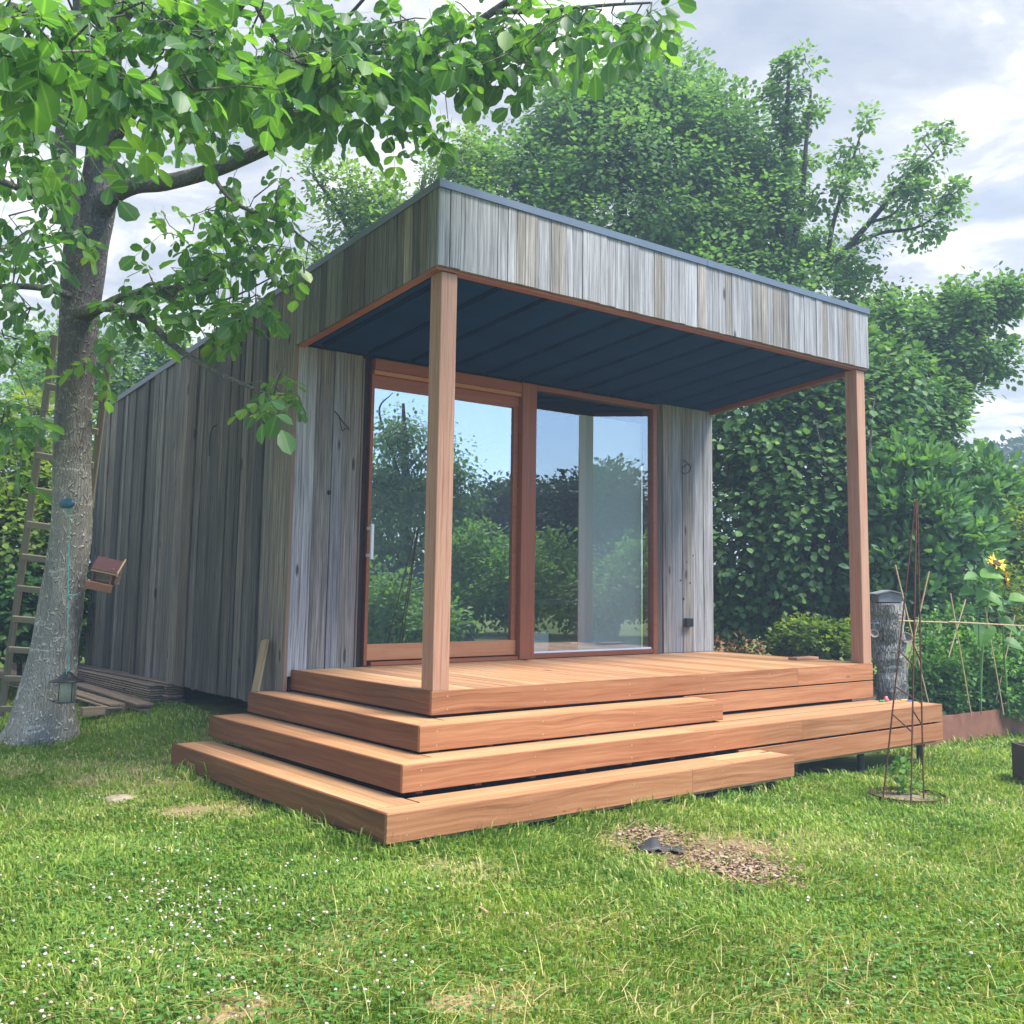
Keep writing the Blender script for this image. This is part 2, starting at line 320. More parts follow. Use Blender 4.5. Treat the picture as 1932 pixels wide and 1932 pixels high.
def glassmats():
    m_=bpy.data.materials.new('coated_glass');m_.use_nodes=True;t=m_.node_tree;t.nodes.clear()
    g=t.nodes.new('ShaderNodeBsdfGlossy');g.inputs['Roughness'].default_value=0.0;g.inputs['Color'].default_value=(.92,.98,1,1)
    tr=t.nodes.new('ShaderNodeBsdfTransparent');tr.inputs[0].default_value=(.88,.95,.9,1)
    lw=t.nodes.new('ShaderNodeFresnel');lw.inputs['IOR'].default_value=1.5
    f=mth(t,'ADD',mth(t,'MULTIPLY',lw.outputs[0],.6),.50,clamp=True)
    mx=t.nodes.new('ShaderNodeMixShader');t.links.new(f,mx.inputs[0]);t.links.new(tr.outputs[0],mx.inputs[1]);t.links.new(g.outputs[0],mx.inputs[2])
    bp=t.nodes.new('ShaderNodeBump');c=t.nodes.new('ShaderNodeTexCoord');bp.inputs['Strength'].default_value=.012;bp.inputs['Distance'].default_value=.02
    t.links.new(noise(t,c.outputs['Object'],1.3,2),bp.inputs['Height']);t.links.new(bp.outputs[0],g.inputs['Normal'])
    o=t.nodes.new('ShaderNodeOutputMaterial');t.links.new(mx.outputs[0],o.inputs[0])
    m2=bpy.data.materials.new('clear_glass');m2.use_nodes=True;t=m2.node_tree;t.nodes.clear()
    tr=t.nodes.new('ShaderNodeBsdfTransparent');tr.inputs[0].default_value=(.93,.97,.95,1)
    o=t.nodes.new('ShaderNodeOutputMaterial');t.links.new(tr.outputs[0],o.inputs[0])
    return m_,m2
M_glass,M_clear=glassmats()
M_glass2=M_glass.copy();M_glass2.name='window_glass'
for n_ in M_glass2.node_tree.nodes:
    if n_.type=='MATH' and n_.operation=='ADD': n_.inputs[1].default_value=.30
    if n_.type=='BSDF_TRANSPARENT': n_.inputs[0].default_value=(.97,1,.98,1)
def translucent(name,c):
    m_,t,b=mat(name,c,.5);tr=t.nodes.new('ShaderNodeBsdfTranslucent');tr.inputs[0].default_value=(*c,1);mx=t.nodes.new('ShaderNodeMixShader');mx.inputs[0].default_value=.5
    t.links.new(b.outputs[0],mx.inputs[1]);t.links.new(tr.outputs[0],mx.inputs[2]);t.links.new(mx.outputs[0],t.nodes['Material Output'].inputs[0]);return m_
M_panel=translucent('opal_panel',(.9,.93,.9))
def pane(x0,x1,z0,z1,y,parent,g=None):
    v,f=boxv(x0,x1,y,y+.02,z0,z1);o=addat('pane',v,f,[g or M_glass,M_clear],parent)
    o.data.polygons.foreach_set('material_index',[0 if abs(p.normal.y)>.9 and p.center.y<.0 else 1 for p in o.data.polygons]);return o
# ================================================================ the ground
DRY=[(-1.6,2.6,.55,.25,.55),(-1.25,1.35,.28,.18,.6),(-.95,1.1,.5,.22,.6),(-1.05,.2,.45,.2,.35),(-2.3,2.2,.5,.3,.3)]
def onground(u,v):
    r=P(u,v,1)-CAM;z=-.79
    for _ in range(4):
        t=(z-CAM[2])/r[2];p=CAM+r*t;z=float(G(p[0],p[1]))
    return p
DRYPX=[(205,1462,.38,.6),(150,1470,.3,.4),(385,1530,.26,.7),(450,1545,.2,.5),(290,1480,.3,.45),(860,1660,.33,.5),(760,1655,.2,.35),(1330,1610,.42,.8),(1200,1575,.25,.7),(1430,1650,.24,.8),(1300,1640,.3,.6),
 (480,1905,.17,1.),(905,1880,.12,.8),(560,1890,.15,.4),(1000,1890,.15,.5),(240,1500,.2,.5),(1560,1600,.5,.25),(1720,1480,.3,.3),(1100,1720,.4,.25),(690,1760,.3,.2),(1700,1800,.6,.25),(200,1440,.4,.5),(60,1450,.3,.4),(1850,1700,.5,.2),(1500,1860,.5,.2)]
DR=[(*onground(u,v)[:2],r,w) for u,v,r,w in DRYPX]
def vnoise(x,y,s,seed=0):
    r_=np.random.default_rng(seed);T=r_.random((64,64));x=x*s+100;y=y*s+100
    xi=np.floor(x).astype(int);yi=np.floor(y).astype(int);fx=sst(x-xi);fy=sst(y-yi);a=lambda i,j:T[(xi+i)%64,(yi+j)%64]
    return (a(0,0)*(1-fx)+a(1,0)*fx)*(1-fy)+(a(0,1)*(1-fx)+a(1,1)*fx)*fy
def dryness(x,y):
    w=x+(vnoise(x,y,3.,1)-.5)*.35;q=y+(vnoise(x,y,3.,2)-.5)*.35
    d=np.zeros_like(x)
    for a,b,r,k in DR: d=np.maximum(d,k*np.exp(-(((w-a)**2+(q-b)**2)/(r*r))**1.3))
    return np.clip(1.1*d+.50*np.maximum(0,vnoise(x,y,1.1,3)-.42)+.34*(vnoise(x,y,4.,4)-.43),0,1)
MULCH=[(*onground(1330,1612)[:2],.36),(*onground(1420,1650)[:2],.22),(*onground(1225,1580)[:2],.2),(*onground(1395,1640)[:2],.25)]
def mulchness(x,y):
    w=x+(vnoise(x,y,5.,6)-.5)*.2;q=y+(vnoise(x,y,5.,7)-.5)*.2;d=np.zeros_like(x)
    for a,b,r in MULCH: d=np.maximum(d,np.exp(-(((w-a)**2+(q-b)**2)/(r*r))**2))
    return d
# fine lawn sheet and far ground in one grid with varying spacing
def axis(a,b,fa,fb,fine):
    l=list(np.arange(fa,fb,fine));s=fine;x=fb
    while x<b: l.append(x);s*=1.25;x+=s
    l.append(b);s=fine;x=fa-fine;pre=[]
    while x>a: pre.append(x);s*=1.25;x-=s
    return np.array([a]+pre[::-1]+l)
gx=axis(-250,250,-5,7,.07);gy=axis(-250,300,-4.5,7,.07)
XX,YY=np.meshgrid(gx,gy);ZZ=G(XX,YY);nx,ny=len(gx),len(gy)
far=np.maximum(np.abs(XX),np.abs(YY));ZZ=ZZ+(-.0)
gv=np.stack([XX.ravel(),YY.ravel(),ZZ.ravel()],1)
I=(np.arange(ny-1)[:,None]*nx+np.arange(nx-1)[None,:]).ravel()
loops=np.stack([I,I+1,I+nx+1,I+nx],1).ravel();fc=gv[loops.reshape(-1,4)].mean(1)
def groundmat():
    m_,t,b=mat('lawn_soil',(.1,.15,.03),.95,0,.1)
    a=t.nodes.new('ShaderNodeAttribute');a.attribute_name='dry';a2=t.nodes.new('ShaderNodeAttribute');a2.attribute_name='mul'
    c=t.nodes.new('ShaderNodeTexCoord');o=c.outputs['Object']
    n=noise(t,o,2.5,5,.6);n2=noise(t,o,45.,5,.7)
    col=ramp(t,mth(t,'ADD',mth(t,'MULTIPLY',n,.5),mth(t,'MULTIPLY',n2,.5)),[(.3,(.06,.10,.02)),(.5,(.12,.18,.035)),(.7,(.19,.25,.06))])
    dr=ramp(t,n2,[(.3,(.2,.135,.07)),(.6,(.4,.3,.17)),(.75,(.52,.4,.25))])
    col=mix(t,a.outputs['Fac'],col,dr)
    mu=ramp(t,noise(t,o,70.,4,.7),[(.35,(.07,.04,.025)),(.6,(.22,.13,.08)),(.75,(.34,.22,.14))])
    col=mix(t,a2.outputs['Fac'],col,mu)
    t.links.new(col,b.inputs['Base Color']);bump(t,b,n2,.6,.02);return m_
lawn=add('lawn_ground',bigmesh('lawn_ground',gv,loops,np.arange(0,len(loops),4),groundmat(),
   {'dry':dryness(fc[:,0],fc[:,1]),'mul':mulchness(fc[:,0],fc[:,1])},True),kind='structure')
# ================================================================ cabin
XL,XR=-.05,4.83; YW=1.86; YB=6.5; SL=.111
def zt(y): return 3.235-SL*(y+.03)       # top of wood under the metal edge
def zs(y): return 2.69-SL*(y+.03)        # underside of canopy
cab=empty('garden_cabin',(2.4,3.3,-.3),'small garden cabin clad in weathered grey boards with sloping roof and open porch canopy','cabin')
# side wall backing + planks
v=[];
def prism_x(x0,x1,poly): # poly in (y,z)
    n=len(poly);v=[(x0,a,b) for a,b in poly]+[(x1,a,b) for a,b in poly]
    return v,[tuple(range(n)),tuple(range(2*n-1,n-1,-1))]+[((i+1)%n,i,i+n,(i+1)%n+n) for i in range(n)]
v,f=prism_x(XL+.05,XL+.16,[(YW+.06,-.27),(YB,-.27),(YB,zt(YB)-.02),(YW+.06,zt(YW)-.02)])
sw=addat('wall',v,f,M_black,cab,label='long side wall of dark grey weathered boards')
y=YW+.024;i=0;rr=random.Random(3)
while y<YB:
    w=rr.choice([.07,.09,.11,.13,.16,.18,.2,.1,.06]);w=min(w,YB-y+.001)
    pr=rr.choice([0,0,.008,.014,.022,.028])
    ya=y+w-.003
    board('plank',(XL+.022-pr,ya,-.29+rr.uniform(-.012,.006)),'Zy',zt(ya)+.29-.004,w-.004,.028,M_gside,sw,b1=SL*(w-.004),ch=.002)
    y+=w
# narrow corner cover strip (warm) and corner board on the side
board('corner_strip',(XL-.006,YW+.02,-.29),'Zy',zs(YW)+.29,.022,.03,M_trim,cab,ch=.001)
# right wall with an unseen opening added to light the interior; back simple
v,f=prism_x(XR-.16,XR-.05,[(YW+.06,-.27),(2.6,-.27),(2.6,zt(2.6)-.02),(YW+.06,zt(YW)-.02)])
rw=addat('wall',v,f,M_black,cab)
v,f=prism_x(XR-.16,XR-.05,[(3.5,-.27),(YB,-.27),(YB,zt(YB)-.02),(3.5,zt(3.5)-.02)]);addat('wall',v,f,M_black,cab)
v,f=prism_x(XR-.16,XR-.05,[(2.601,2.0),(3.499,2.0),(3.499,zt(3.5)-.02),(2.601,zt(2.6)-.02)]);addat('wall',v,f,M_black,cab)
v,f=prism_x(XR-.11,XR-.09,[(2.601,-.2),(3.499,-.2),(3.499,1.999),(2.601,1.999)]);addat('added_light_opening',v,f,M_clear,cab)  # glazing of the added opening that lets daylight onto the inner panel
y=YW+.03
while y<YB:
    w=rr.choice([.09,.11,.13,.16,.2]);w=min(w,YB-y+.001)
    if 2.5<y<3.4: y+=w;continue
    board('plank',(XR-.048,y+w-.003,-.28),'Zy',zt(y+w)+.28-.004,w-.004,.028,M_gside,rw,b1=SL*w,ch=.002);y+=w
bw=box('wall',XL+.17,XR-.17,YB-.12,YB,-.27,zt(YB)-.05,M_black,cab)
x=XL
while x<XR-.02:
    w=min(rr.choice([.11,.13,.16,.2]),XR-x);board('plank',(x,YB+.001,-.28),'Zx',zt(YB)+.26,w-.004,.025,M_gside,bw);x+=w
# front wall pieces
WX0,WX1=.645,3.975
fw=box('wall',XL+.05,WX0-.03,YW+.03,YW+.13,-.25,zs(YW)+.02,M_black,cab,label='front wall left of the sliding door in silvery boards')
x=XL+.004
for w,pr,m_ in ((.013,0.,M_trim),(.165,.006,M_gfront),(.155,.0,M_grey),(.10,.01,M_gfront),(.085,.004,M_grey),(.075,-.004,M_grey)):
    board('plank',(x,YW-pr,-.02 if x>0.1 else -.05),'Zx',zs(YW)+.018+ (.03 if x<=.1 else 0),w-.003,.028,m_,fw,ch=.002);x+=w
board('plank',(x,YW-.006,-.02),'Zx',zs(YW),.014,.03,M_trim,fw)
# vertical run of the corner below the deck
fr=box('wall',WX1+.05,XR-.05,YW+.03,YW+.13,-.25,zs(YW)+.02,M_black,cab,label='front wall right of the window in silvery boards')
x=WX1+.012
for w,pr,m_ in ((.09,-.012,M_gside),(.135,.004,M_grey),(.15,.0,M_gfront),(.16,.006,M_grey),(.16,.002,M_gfront),(.15,.006,M_gfront)):
    w=min(w,XR-x);board('plank',(x,YW-pr,.0),'Zx',zs(YW)+.018,w-.003,.028,m_,fr,ch=.002);x+=w
# canopy fascia: front and sides
fa=box('fascia',XL+.05,XR-.05,-.0+.0,.07,zs(0)+.02,zt(0)-.02,M_black,cab,label='front fascia of pale weathered boards under the roof edge')
x=XL;
while x<XR-.01:
    w=rr.choice([.085,.1,.12,.14,.17,.09,.075]);
    if XR-x-w<.05: w=XR-x
    pr=rr.choice([0,.002,.005,.0])
    board('plank',(x,-.03-pr,zs(-.03)+rr.uniform(-.003,.003)),'Zx',zt(-.03)-zs(-.03),w-.003,.026,rr.choice([M_gfront,M_gfront,M_gfront,M_grey]),fa,ch=.0015);x+=w
for xs,sg in ((XL,1),(XR,-1)):
    fs_=MB();v,f=prism_x(min(xs+sg*.05,xs+sg*.1),max(xs+sg*.05,xs+sg*.1),[(.075,zs(.075)+.02),(YW+.05,zs(YW)+.02),(YW+.05,zt(YW)-.02),(.075,zt(.075)-.02)])
    fs_=addat('fascia',v,f,M_black,cab)
    y=-.002
    while y<YW+.018:
        w=rr.choice([.1,.12,.14,.17,.09]);
        if YW+.022-y-w<.04: w=YW+.022-y
        ya=y+w-.003;pr=rr.choice([0,.002,.006,.01])
        x0=xs-pr if sg>0 else xs-.026+pr
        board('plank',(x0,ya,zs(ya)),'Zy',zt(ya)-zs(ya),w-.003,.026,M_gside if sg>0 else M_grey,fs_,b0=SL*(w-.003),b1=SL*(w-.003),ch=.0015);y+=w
# roof with metal edge
def slab(x0,x1,y0,y1,h0,h1): # sloped slab: z offsets relative to zt
    return [(x0,y0,zt(y0)+h0),(x1,y0,zt(y0)+h0),(x1,y1,zt(y1)+h0),(x0,y1,zt(y1)+h0),(x0,y0,zt(y0)+h1),(x1,y0,zt(y0)+h1),(x1,y1,zt(y1)+h1),(x0,y1,zt(y1)+h1)],[(3,2,1,0),(4,5,6,7),(0,1,5,4),(1,2,6,5),(2,3,7,6),(3,0,4,7)]
v,f=slab(XL+.03,XR-.03,.0,YB-.02,-.10,-.005);roof=addat('roof',v,f,M_dark,cab)
for (a,b,c,d) in ((XL-.012,2.55,-.045,.02),(2.555,XR+.012,-.045,.02)):
    v,f=slab(a,b,c,d,-.03,.022);addat('roof_edge',v,f,M_metal,roof)
for (a,b,c,d) in ((XL-.012,XL+.04,.0205,3.3),(XL-.012,XL+.04,3.303,YB+.03),(XR-.04,XR+.012,.0205,YB+.03),(XL+.041,XR-.041,YB-.03,YB+.03)):
    v,f=slab(a,b,c,d,-.03,.022);addat('roof_edge',v,f,M_metal,roof)
# soffit
def sslab(x0,x1,y0,y1,h0,h1):
    return [(x0,y0,zs(y0)+h0),(x1,y0,zs(y0)+h0),(x1,y1,zs(y1)+h0),(x0,y1,zs(y1)+h0),(x0,y0,zs(y0)+h1),(x1,y0,zs(y0)+h1),(x1,y1,zs(y1)+h1),(x0,y1,zs(y1)+h1)],[(3,2,1,0),(4,5,6,7),(0,1,5,4),(1,2,6,5),(2,3,7,6),(3,0,4,7)]
v,f=sslab(XL+.04,XR-.04,.06,YW+.04,.05,.075);sof=addat('soffit',v,f,M_seam,cab,label='dark blue-black canopy ceiling with seams')
bx=[XL+.11,.18,.60,1.02,1.42,1.82,2.21,2.59,2.97,3.35,3.74,4.13,4.50,XR-.07]
for i in range(len(bx)-1):
    v,f=sslab(bx[i]+.012,bx[i+1]-.055,.058,YW+.03,.018,.049);addat('ceiling_panel',v,f,M_soffit,sof)
    v,f=sslab(bx[i+1]-.050,bx[i+1]-.044,.058,YW+.03,.026,.049);addat('seam_strip',v,f,M_seam2,sof)
v,f=sslab(XL+.005,XR-.005,-.003,.055,-.016,.03);addat('canopy_trim',v,f,M_frame,cab)
v,f=sslab(XL+.005,XL+.06,.0555,YW-.015,-.016,.03);addat('canopy_trim',v,f,M_frame,cab)
v,f=sslab(XR-.06,XR-.005,.0555,YW-.015,-.016,.03);addat('canopy_trim',v,f,M_frame,cab)
# posts
for xp in (.006,4.672):
    board('post',(xp,.004,.002),'Zx',zs(.06)-.02,.126,.126,M_post,cab,ch=.004)
# window frame and sliding door
zf=zs(YW)
fr_=MB();fr_.box(WX0,WX0+.028,YW+.02,YW+.14,.0,zf-.012);fr_.box(WX1-.05,WX1,YW-.01,YW+.14,.0,zf-.002);fr_.box(WX0+.05,2.215,YW+.03,YW+.14,zf-.09,zf-.01)
fr_.box(2.39,WX1-.05,YW-.008,YW+.14,zf-.045,zf-.003);fr_.box(2.39,WX1-.05,YW-.006,YW+.14,.005,.045)
wf=fr_.obj('window_frame',M_frame,cab,label='orange-brown hardwood frame of door and window')
board('mullion',(2.205,YW-.03,.003),'Zx',zf-.008,.165,.06,M_frame,wf)
board('head_board',(WX0+.004,YW-.02,zf-.098),'X',2.2-WX0,.045,.092,M_frame,wf)
board('head_board',(WX0+.004,YW-.008,zf-.132),'X',2.2-WX0,.045,.032,M_rail,wf)
box('sill',WX0+.05,2.2,YW-.012,YW+.1,.002,.03,M_frame,wf)
box('white_bead',2.395,WX1-.06,YW+.012,YW+.03,.046,.062,M_white,wf)
dr_=MB();dr_.box(WX0+.029,WX0+.032,YW+.035,YW+.07,.17,zf-.2);dr_.box(2.15,2.203,YW+.03,YW+.07,.17,zf-.2)
door=dr_.obj('sliding_door',M_frame,cab,label='large glass sliding door with hardwood bottom rail')
board('rail',(WX0+.029,YW+.0255,.04),'X',2.173-WX0,.045,.128,M_rail,door,label='pale orange bottom rail')
board('rail',(WX0+.029,YW+.0255,zf-.236),'X',2.173-WX0,.045,.1,M_frame,door)
pane(WX0+.033,2.149,.1685,zf-.237,YW+.05,door)
h=MB();h.box(WX0-.008,WX0+.016,YW-.055,YW-.037,.84,1.12);h.box(WX0-.006,WX0+.012,YW-.037,YW+.025,.86,.885);h.box(WX0-.006,WX0+.012,YW-.037,YW+.025,1.075,1.1);h.obj('handle',M_white,door,label='white bar handle')
pane(2.391,WX1-.051,.063,zf-.047,YW+.03,wf,M_glass2)
# interior
box('floor',XL+.17,XR-.17,YW+.145,YB-.121,-.06,-.002,M_floor,cab)
iw=MB();iw.box(XL+.162,XL+.19,YW+.15,YB-.13,.0,zs(YB)-.1);iw.box(XR-.19,XR-.162,3.49,YB-.13,.0,zs(YB)-.1);iw.box(XL+.2,XR-.2,YB-.16,YB-.125,.0,zs(YB)-.1);iw.obj('inner_lining',M_wall,cab)
# wall cables and outlet
def wire(name,pts,r,m_,parent,n=5,**k):
    p,rd=smoothline(pts,[r]*len(pts),5);b_=MB().tube(p,rd,n);return b_.obj(name,m_,parent,True,**k)
def onY(u,v,y): r=P(u,v,1)-CAM;return CAM+r*((y-CAM[1])/r[1])
def onX(u,v,x): r=P(u,v,1)-CAM;return CAM+r*((x-CAM[0])/r[0])
wire('cable',[onY(631,775,YW-.0),onY(638,783,YW-.05),onY(648,797,YW-.06),onY(659,808,YW-.05)],.005,M_dark,cab)
wire('cable',[onY(640,784,YW-.04),onY(643,800,YW-.05),onY(646,813,YW-.05),onY(652,808,YW-.04),onY(660,812,YW-.03)],.0035,M_dark,cab)
wire('cable',[onY(1289,868,YW),onY(1294,871,YW-.05),onY(1303,880,YW-.06),onY(1300,890,YW-.05),onY(1291,894,YW-.04),onY(1287,886,YW-.04),onY(1294,877,YW-.05),onY(1304,878,YW-.06)],.005,M_dark,cab)
wire('cable',[onX(409,802,XL),onX(402,806,XL-.04),onX(398,815,XL-.04),onX(396,830,XL-.03),onX(395,860,XL-.02)],.005,M_dark,cab)
q=onY(1296,1174,YW-.01)
ob=board('outlet_box',(q[0]-.038,YW-.012,q[2]-.045),'Zx',.085,.075,-.045,M_dark,cab,ch=.006)
# knot holes / dark hole in front boards
for (u,v,r) in ((621,929,.019),(1302,1100,.012),(1290,1130,.014),(1296,1060,.01),(1308,1048,.01),(1285,1095,.008)):
    q=onY(u,v,YW-.0065);a=np.linspace(0,2*np.pi,9)[:-1]
    mbk=MB().add([(q[0]+r*math.cos(t)*.7,YW-.0085,q[2]+r*math.sin(t)) for t in a]+[(q[0]+r*math.cos(t)*.7,YW-.002,q[2]+r*math.sin(t)) for t in a],[tuple(range(8))]+[(i,(i+1)%8,(i+1)%8+8,i+8) for i in range(8)])
    mbk.obj('knot_hole',M_black,cab)
# ================================================================ deck and steps
LD=4.806;H=.145;SW=.3;
dk=empty('wooden_deck',(2.4,.8,-.8),'new orange-brown hardwood deck with wrap-around steps below the cabin canopy','deck')
pf=MB();pf.box(.05,LD-.05,.05,YW-.02,-.28,-.03);plat=pf.obj('platform',M_black,dk,label='hardwood deck platform')
for yb in ():pass
x=.024;nB=40;bwid=(LD-.048)/nB
for i in range(nB):
    y0=.024;y1=YW-.032
    if WX0-.02<x+bwid/2<WX1: y1=YW-.012-(.10 if x<2.2 else 0)
    board('deck_board',(x+bwid-.002,y0,-.026-random.uniform(0,.0015)),'Y',y1-y0,bwid-.011,.025,M_deck,plat,ch=.003);x+=bwid
board('deck_board',(WX0-.01,YW-.108,-.027),'X',2.2-WX0,.09,.026,M_deck,plat)
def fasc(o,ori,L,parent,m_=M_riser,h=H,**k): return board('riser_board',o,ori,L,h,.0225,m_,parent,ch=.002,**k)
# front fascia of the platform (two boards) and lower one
fasc((.0,.0225,-H),'Xf',3.70,plat,M_riser_lit);fasc((3.703,.0225,-H),'Xf',LD-3.703,plat,M_riser_lit)
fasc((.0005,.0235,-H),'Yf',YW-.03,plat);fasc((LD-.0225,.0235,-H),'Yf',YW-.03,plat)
fasc((2.3,.0235,-.298),'Xf',LD-2.3,plat,M_riser_lit,h=.142);fasc((LD-.0225,.0245,-.298),'Yf',YW-.03,plat,h=.142)
A=[(-.254,-.254,-.165,2.03,2.438),(-.535,-.51,-.325,2.07,5.06),(-.82,-.81,-.495,2.03,2.53)]
NXT=[(0,0),(-.254,-.254),(-.535,-.51)]
for k,(a,b,z,ye,xe) in enumerate(A):
    xi,yi=NXT[k];
    sub=MB()
    # dark recessed joists under the treads, with spacer blocks visible in the gap
    sub.box(a+.03,xi+.12,b+.03,ye-.03,z-H+.02,z-.03);sub.box(xi+.121,xe-.03,b+.03,yi+.12,z-H+.02,z-.03)
    st=sub.obj('step',M_black,dk,label=['top step, wrapping the corner','middle step, running past the right end of the deck','lowest step, nearest the lawn'][k])
    zt_=z-.0005
    # left treads along Y (two boards with a visible groove) from the back down to the corner
    for j in range(2):
        x0=a+.0245+j*.137
        board('tread_board',(x0+.133,b+.0245+.134,z-.026),'Y',ye-(b+.0245+.134)-.026,.132,.0255,M_deck,st,ch=.003)
    # front treads along X
    Wf=(yi+.03)-(b+.0245);w=.134
    nseg=[(a+.0245,1.9),(1.903,xe-.0245)]if k!=0 else [(a+.0245,xe-.0245)]
    j=0;yy=b+.0245
    while yy<yi-.02:
        for (p0,p1) in nseg:
            pp0=p0 if j==0 else max(p0,(xi+.0))
            if j>0 and p0<xi+.3: pp0=xi+.022
            board('tread_board',(pp0,yy,z-.026),'X',p1-pp0-.003,w-.005,.0255,M_deck,st,ch=.003)
        yy+=w;j+=1
    cut={0:[xe],1:[3.05,xe],2:[1.47,xe]}[k];p=a
    for c in cut: fasc((p,b+.0225,z-H),'Xf',c-p-.002,st,M_riser_lit);p=c
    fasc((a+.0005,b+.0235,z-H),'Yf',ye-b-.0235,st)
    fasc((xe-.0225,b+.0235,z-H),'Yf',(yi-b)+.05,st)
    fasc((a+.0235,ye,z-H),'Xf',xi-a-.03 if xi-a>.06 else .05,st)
    # spacer blocks in the gap below this step's riser
    for xb in (np.arange(a+.12,xe-.05,.41) if k<2 else ()):
        box('spacer_block',xb,xb+.045,b+.045,b+.12,z-.168,z-H+.019,M_frame,st)
    sc=MB();
    for xb in np.arange(a+.12,xe-.05,.82):
        for zz_ in (z-.035,z-.115):
            aa=np.linspace(0,2*np.pi,7)[:-1];sc.add([(xb+.0045*math.cos(t),b-.0012,zz_+.0045*math.sin(t)) for t in aa]+[(xb+.0045*math.cos(t),b+.002,zz_+.0045*math.sin(t)) for t in aa],[tuple(range(6))]+[(i,(i+1)%6,(i+1)%6+6,i+6) for i in range(6)])
    sc.obj('screws',M_screw,st,kind='stuff')
sc=MB()
for xb in np.arange(.12,LD-.05,.8):
    for zz_ in (-.035,-.115):
        aa=np.linspace(0,2*np.pi,7)[:-1];sc.add([(xb+.0045*math.cos(t),-.0012,zz_+.0045*math.sin(t)) for t in aa]+[(xb+.0045*math.cos(t),.002,zz_+.0045*math.sin(t)) for t in aa],[tuple(range(6))]+[(i,(i+1)%6,(i+1)%6+6,i+6) for i in range(6)])
sc.obj('screws',M_screw,plat,kind='stuff')
# lower second riser of the middle step, bearers and feet
st2=[o for o in COL.objects if o.name.startswith('step')][1]
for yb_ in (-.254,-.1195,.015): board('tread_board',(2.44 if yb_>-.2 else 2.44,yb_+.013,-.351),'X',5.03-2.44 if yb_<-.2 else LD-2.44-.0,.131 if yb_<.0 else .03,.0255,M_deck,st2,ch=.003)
fasc((2.3,-.4865,-.628),'Xf',5.06-2.3,st2,M_riser_lit,.142)
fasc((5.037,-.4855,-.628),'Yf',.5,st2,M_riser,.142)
ub=MB();ub.box(-.75,2.49,-.775,-.72,-.662,-.642);ub.box(2.55,5.0,-.47,-.42,-.652,-.63);ub.obj('bearer',M_batten,dk)
sk=MB();sk.box(.1,4.7,.15,.2,-.62,-.3);sk.box(2.45,4.95,-.36,-.33,-.62,-.36);sk.box(-.4,2.45,-.40,-.36,-.64,-.36);sk.box(.02,.07,.2,1.8,-.62,-.3);sk.obj('dark_gap_board',M_black,dk)  # near-black boards added to stand in for shade in the gaps
for (fx_,fy_,zb) in ((2.38,-.72,-.66),(4.9,-.38,-.65),(.7,-.7,-.66),(1.55,-.7,-.66),(4.0,-.38,-.65),(3.1,-.38,-.65)):
    g=float(G(fx_,fy_));b_=MB();b_.tube([(fx_,fy_,g-.03),(fx_,fy_,g+.012)],[.06,.06],10);b_.tube([(fx_,fy_,g+.01),(fx_,fy_,zb)],[.03,.03],10);b_.obj('foot',M_dark,dk)
# loose offcut on the deck's right edge
board('offcut_board',(4.45,.55,.001),'X',.33,.10,.022,M_post)
setp(COL.objects['offcut_board'],'short hardwood offcut lying on the deck behind the right post','wood offcut')
# ground piers under the cabin
pr_=MB()
for xx in (.6,2.4,4.2):
    for yy in (2.6,4.2,6.0): pr_.box(xx-.1,xx+.1,yy-.1,yy+.1,-.85,-.3)
pr_.obj('foundation_pier',M_black,cab)
# board leaning on the side wall
a=P(485,1305,7.75);b=P(503,1207,7.75)
a=onX(484,1306,-.19);b=onX(503,1208,-.088)
d=Vector(b-a);L=d.length;X=d.normalized();Y=Vector((0,-1,0));Y=(Y-X*Y.dot(X)).normalized();Z=X.cross(Y)
board('leaning_board',a-np.array(Y)*.04,(tuple(X),tuple(Y),tuple(Z)),L,.08,-.02,M_batten,None,ch=.002,label='short pale board leaning against the grey side wall on the top step',cat='board')
# ================================================================ vegetation builders
T_SMALL=(np.array([(0,0,0),(.36,.5,.12),(0,1,-.05),(-.36,.5,.12)]),[(0,1,2),(0,2,3)])
T_OVAL=(np.array([(0,0,0),(.30,.25,.06),(.34,.62,.07),(0,1,-.06),(-.34,.62,.07),(-.30,.25,.06)]),[(0,1,2,3),(0,3,4,5)])
T_LONG=(np.array([(0,0,0),(.15,.3,.03),(.17,.65,.02),(0,1,-.12),(-.17,.65,.02),(-.15,.3,.03)]),[(0,1,2,3),(0,3,4,5)])
def frames(d,up):
    """per-leaf axes: y along d, z near up"""
    d=d/(np.linalg.norm(d,axis=1)[:,None]+1e-9);x=np.cross(d,up);x/=np.linalg.norm(x,axis=1)[:,None]+1e-9
    return x,d,np.cross(x,d)
def leafcloud(tmpl,pos,d,up,size,v,wid=1.):
    tv,tf=tmpl;n=len(pos);k=len(tv);x,y,z=frames(d,up)
    s=size[:,None,None]
    V_=pos[:,None,:]+s*(tv[None,:,0:1]*wid*x[:,None,:]+tv[None,:,1:2]*y[:,None,:]+tv[None,:,2:3]*z[:,None,:])
    base=(np.arange(n)*k)[:,None]
    lf=np.array([len(f) for f in tf]);flat=np.concatenate([np.array(f) for f in tf])
    loops=(base+flat[None,:]).ravel();tot=lf.sum()
    st=((np.arange(n)*tot)[:,None]+np.concatenate([[0],np.cumsum(lf)[:-1]])[None,:]).ravel()
    return V_.reshape(-1,3),loops,st,np.repeat(v,len(tf))
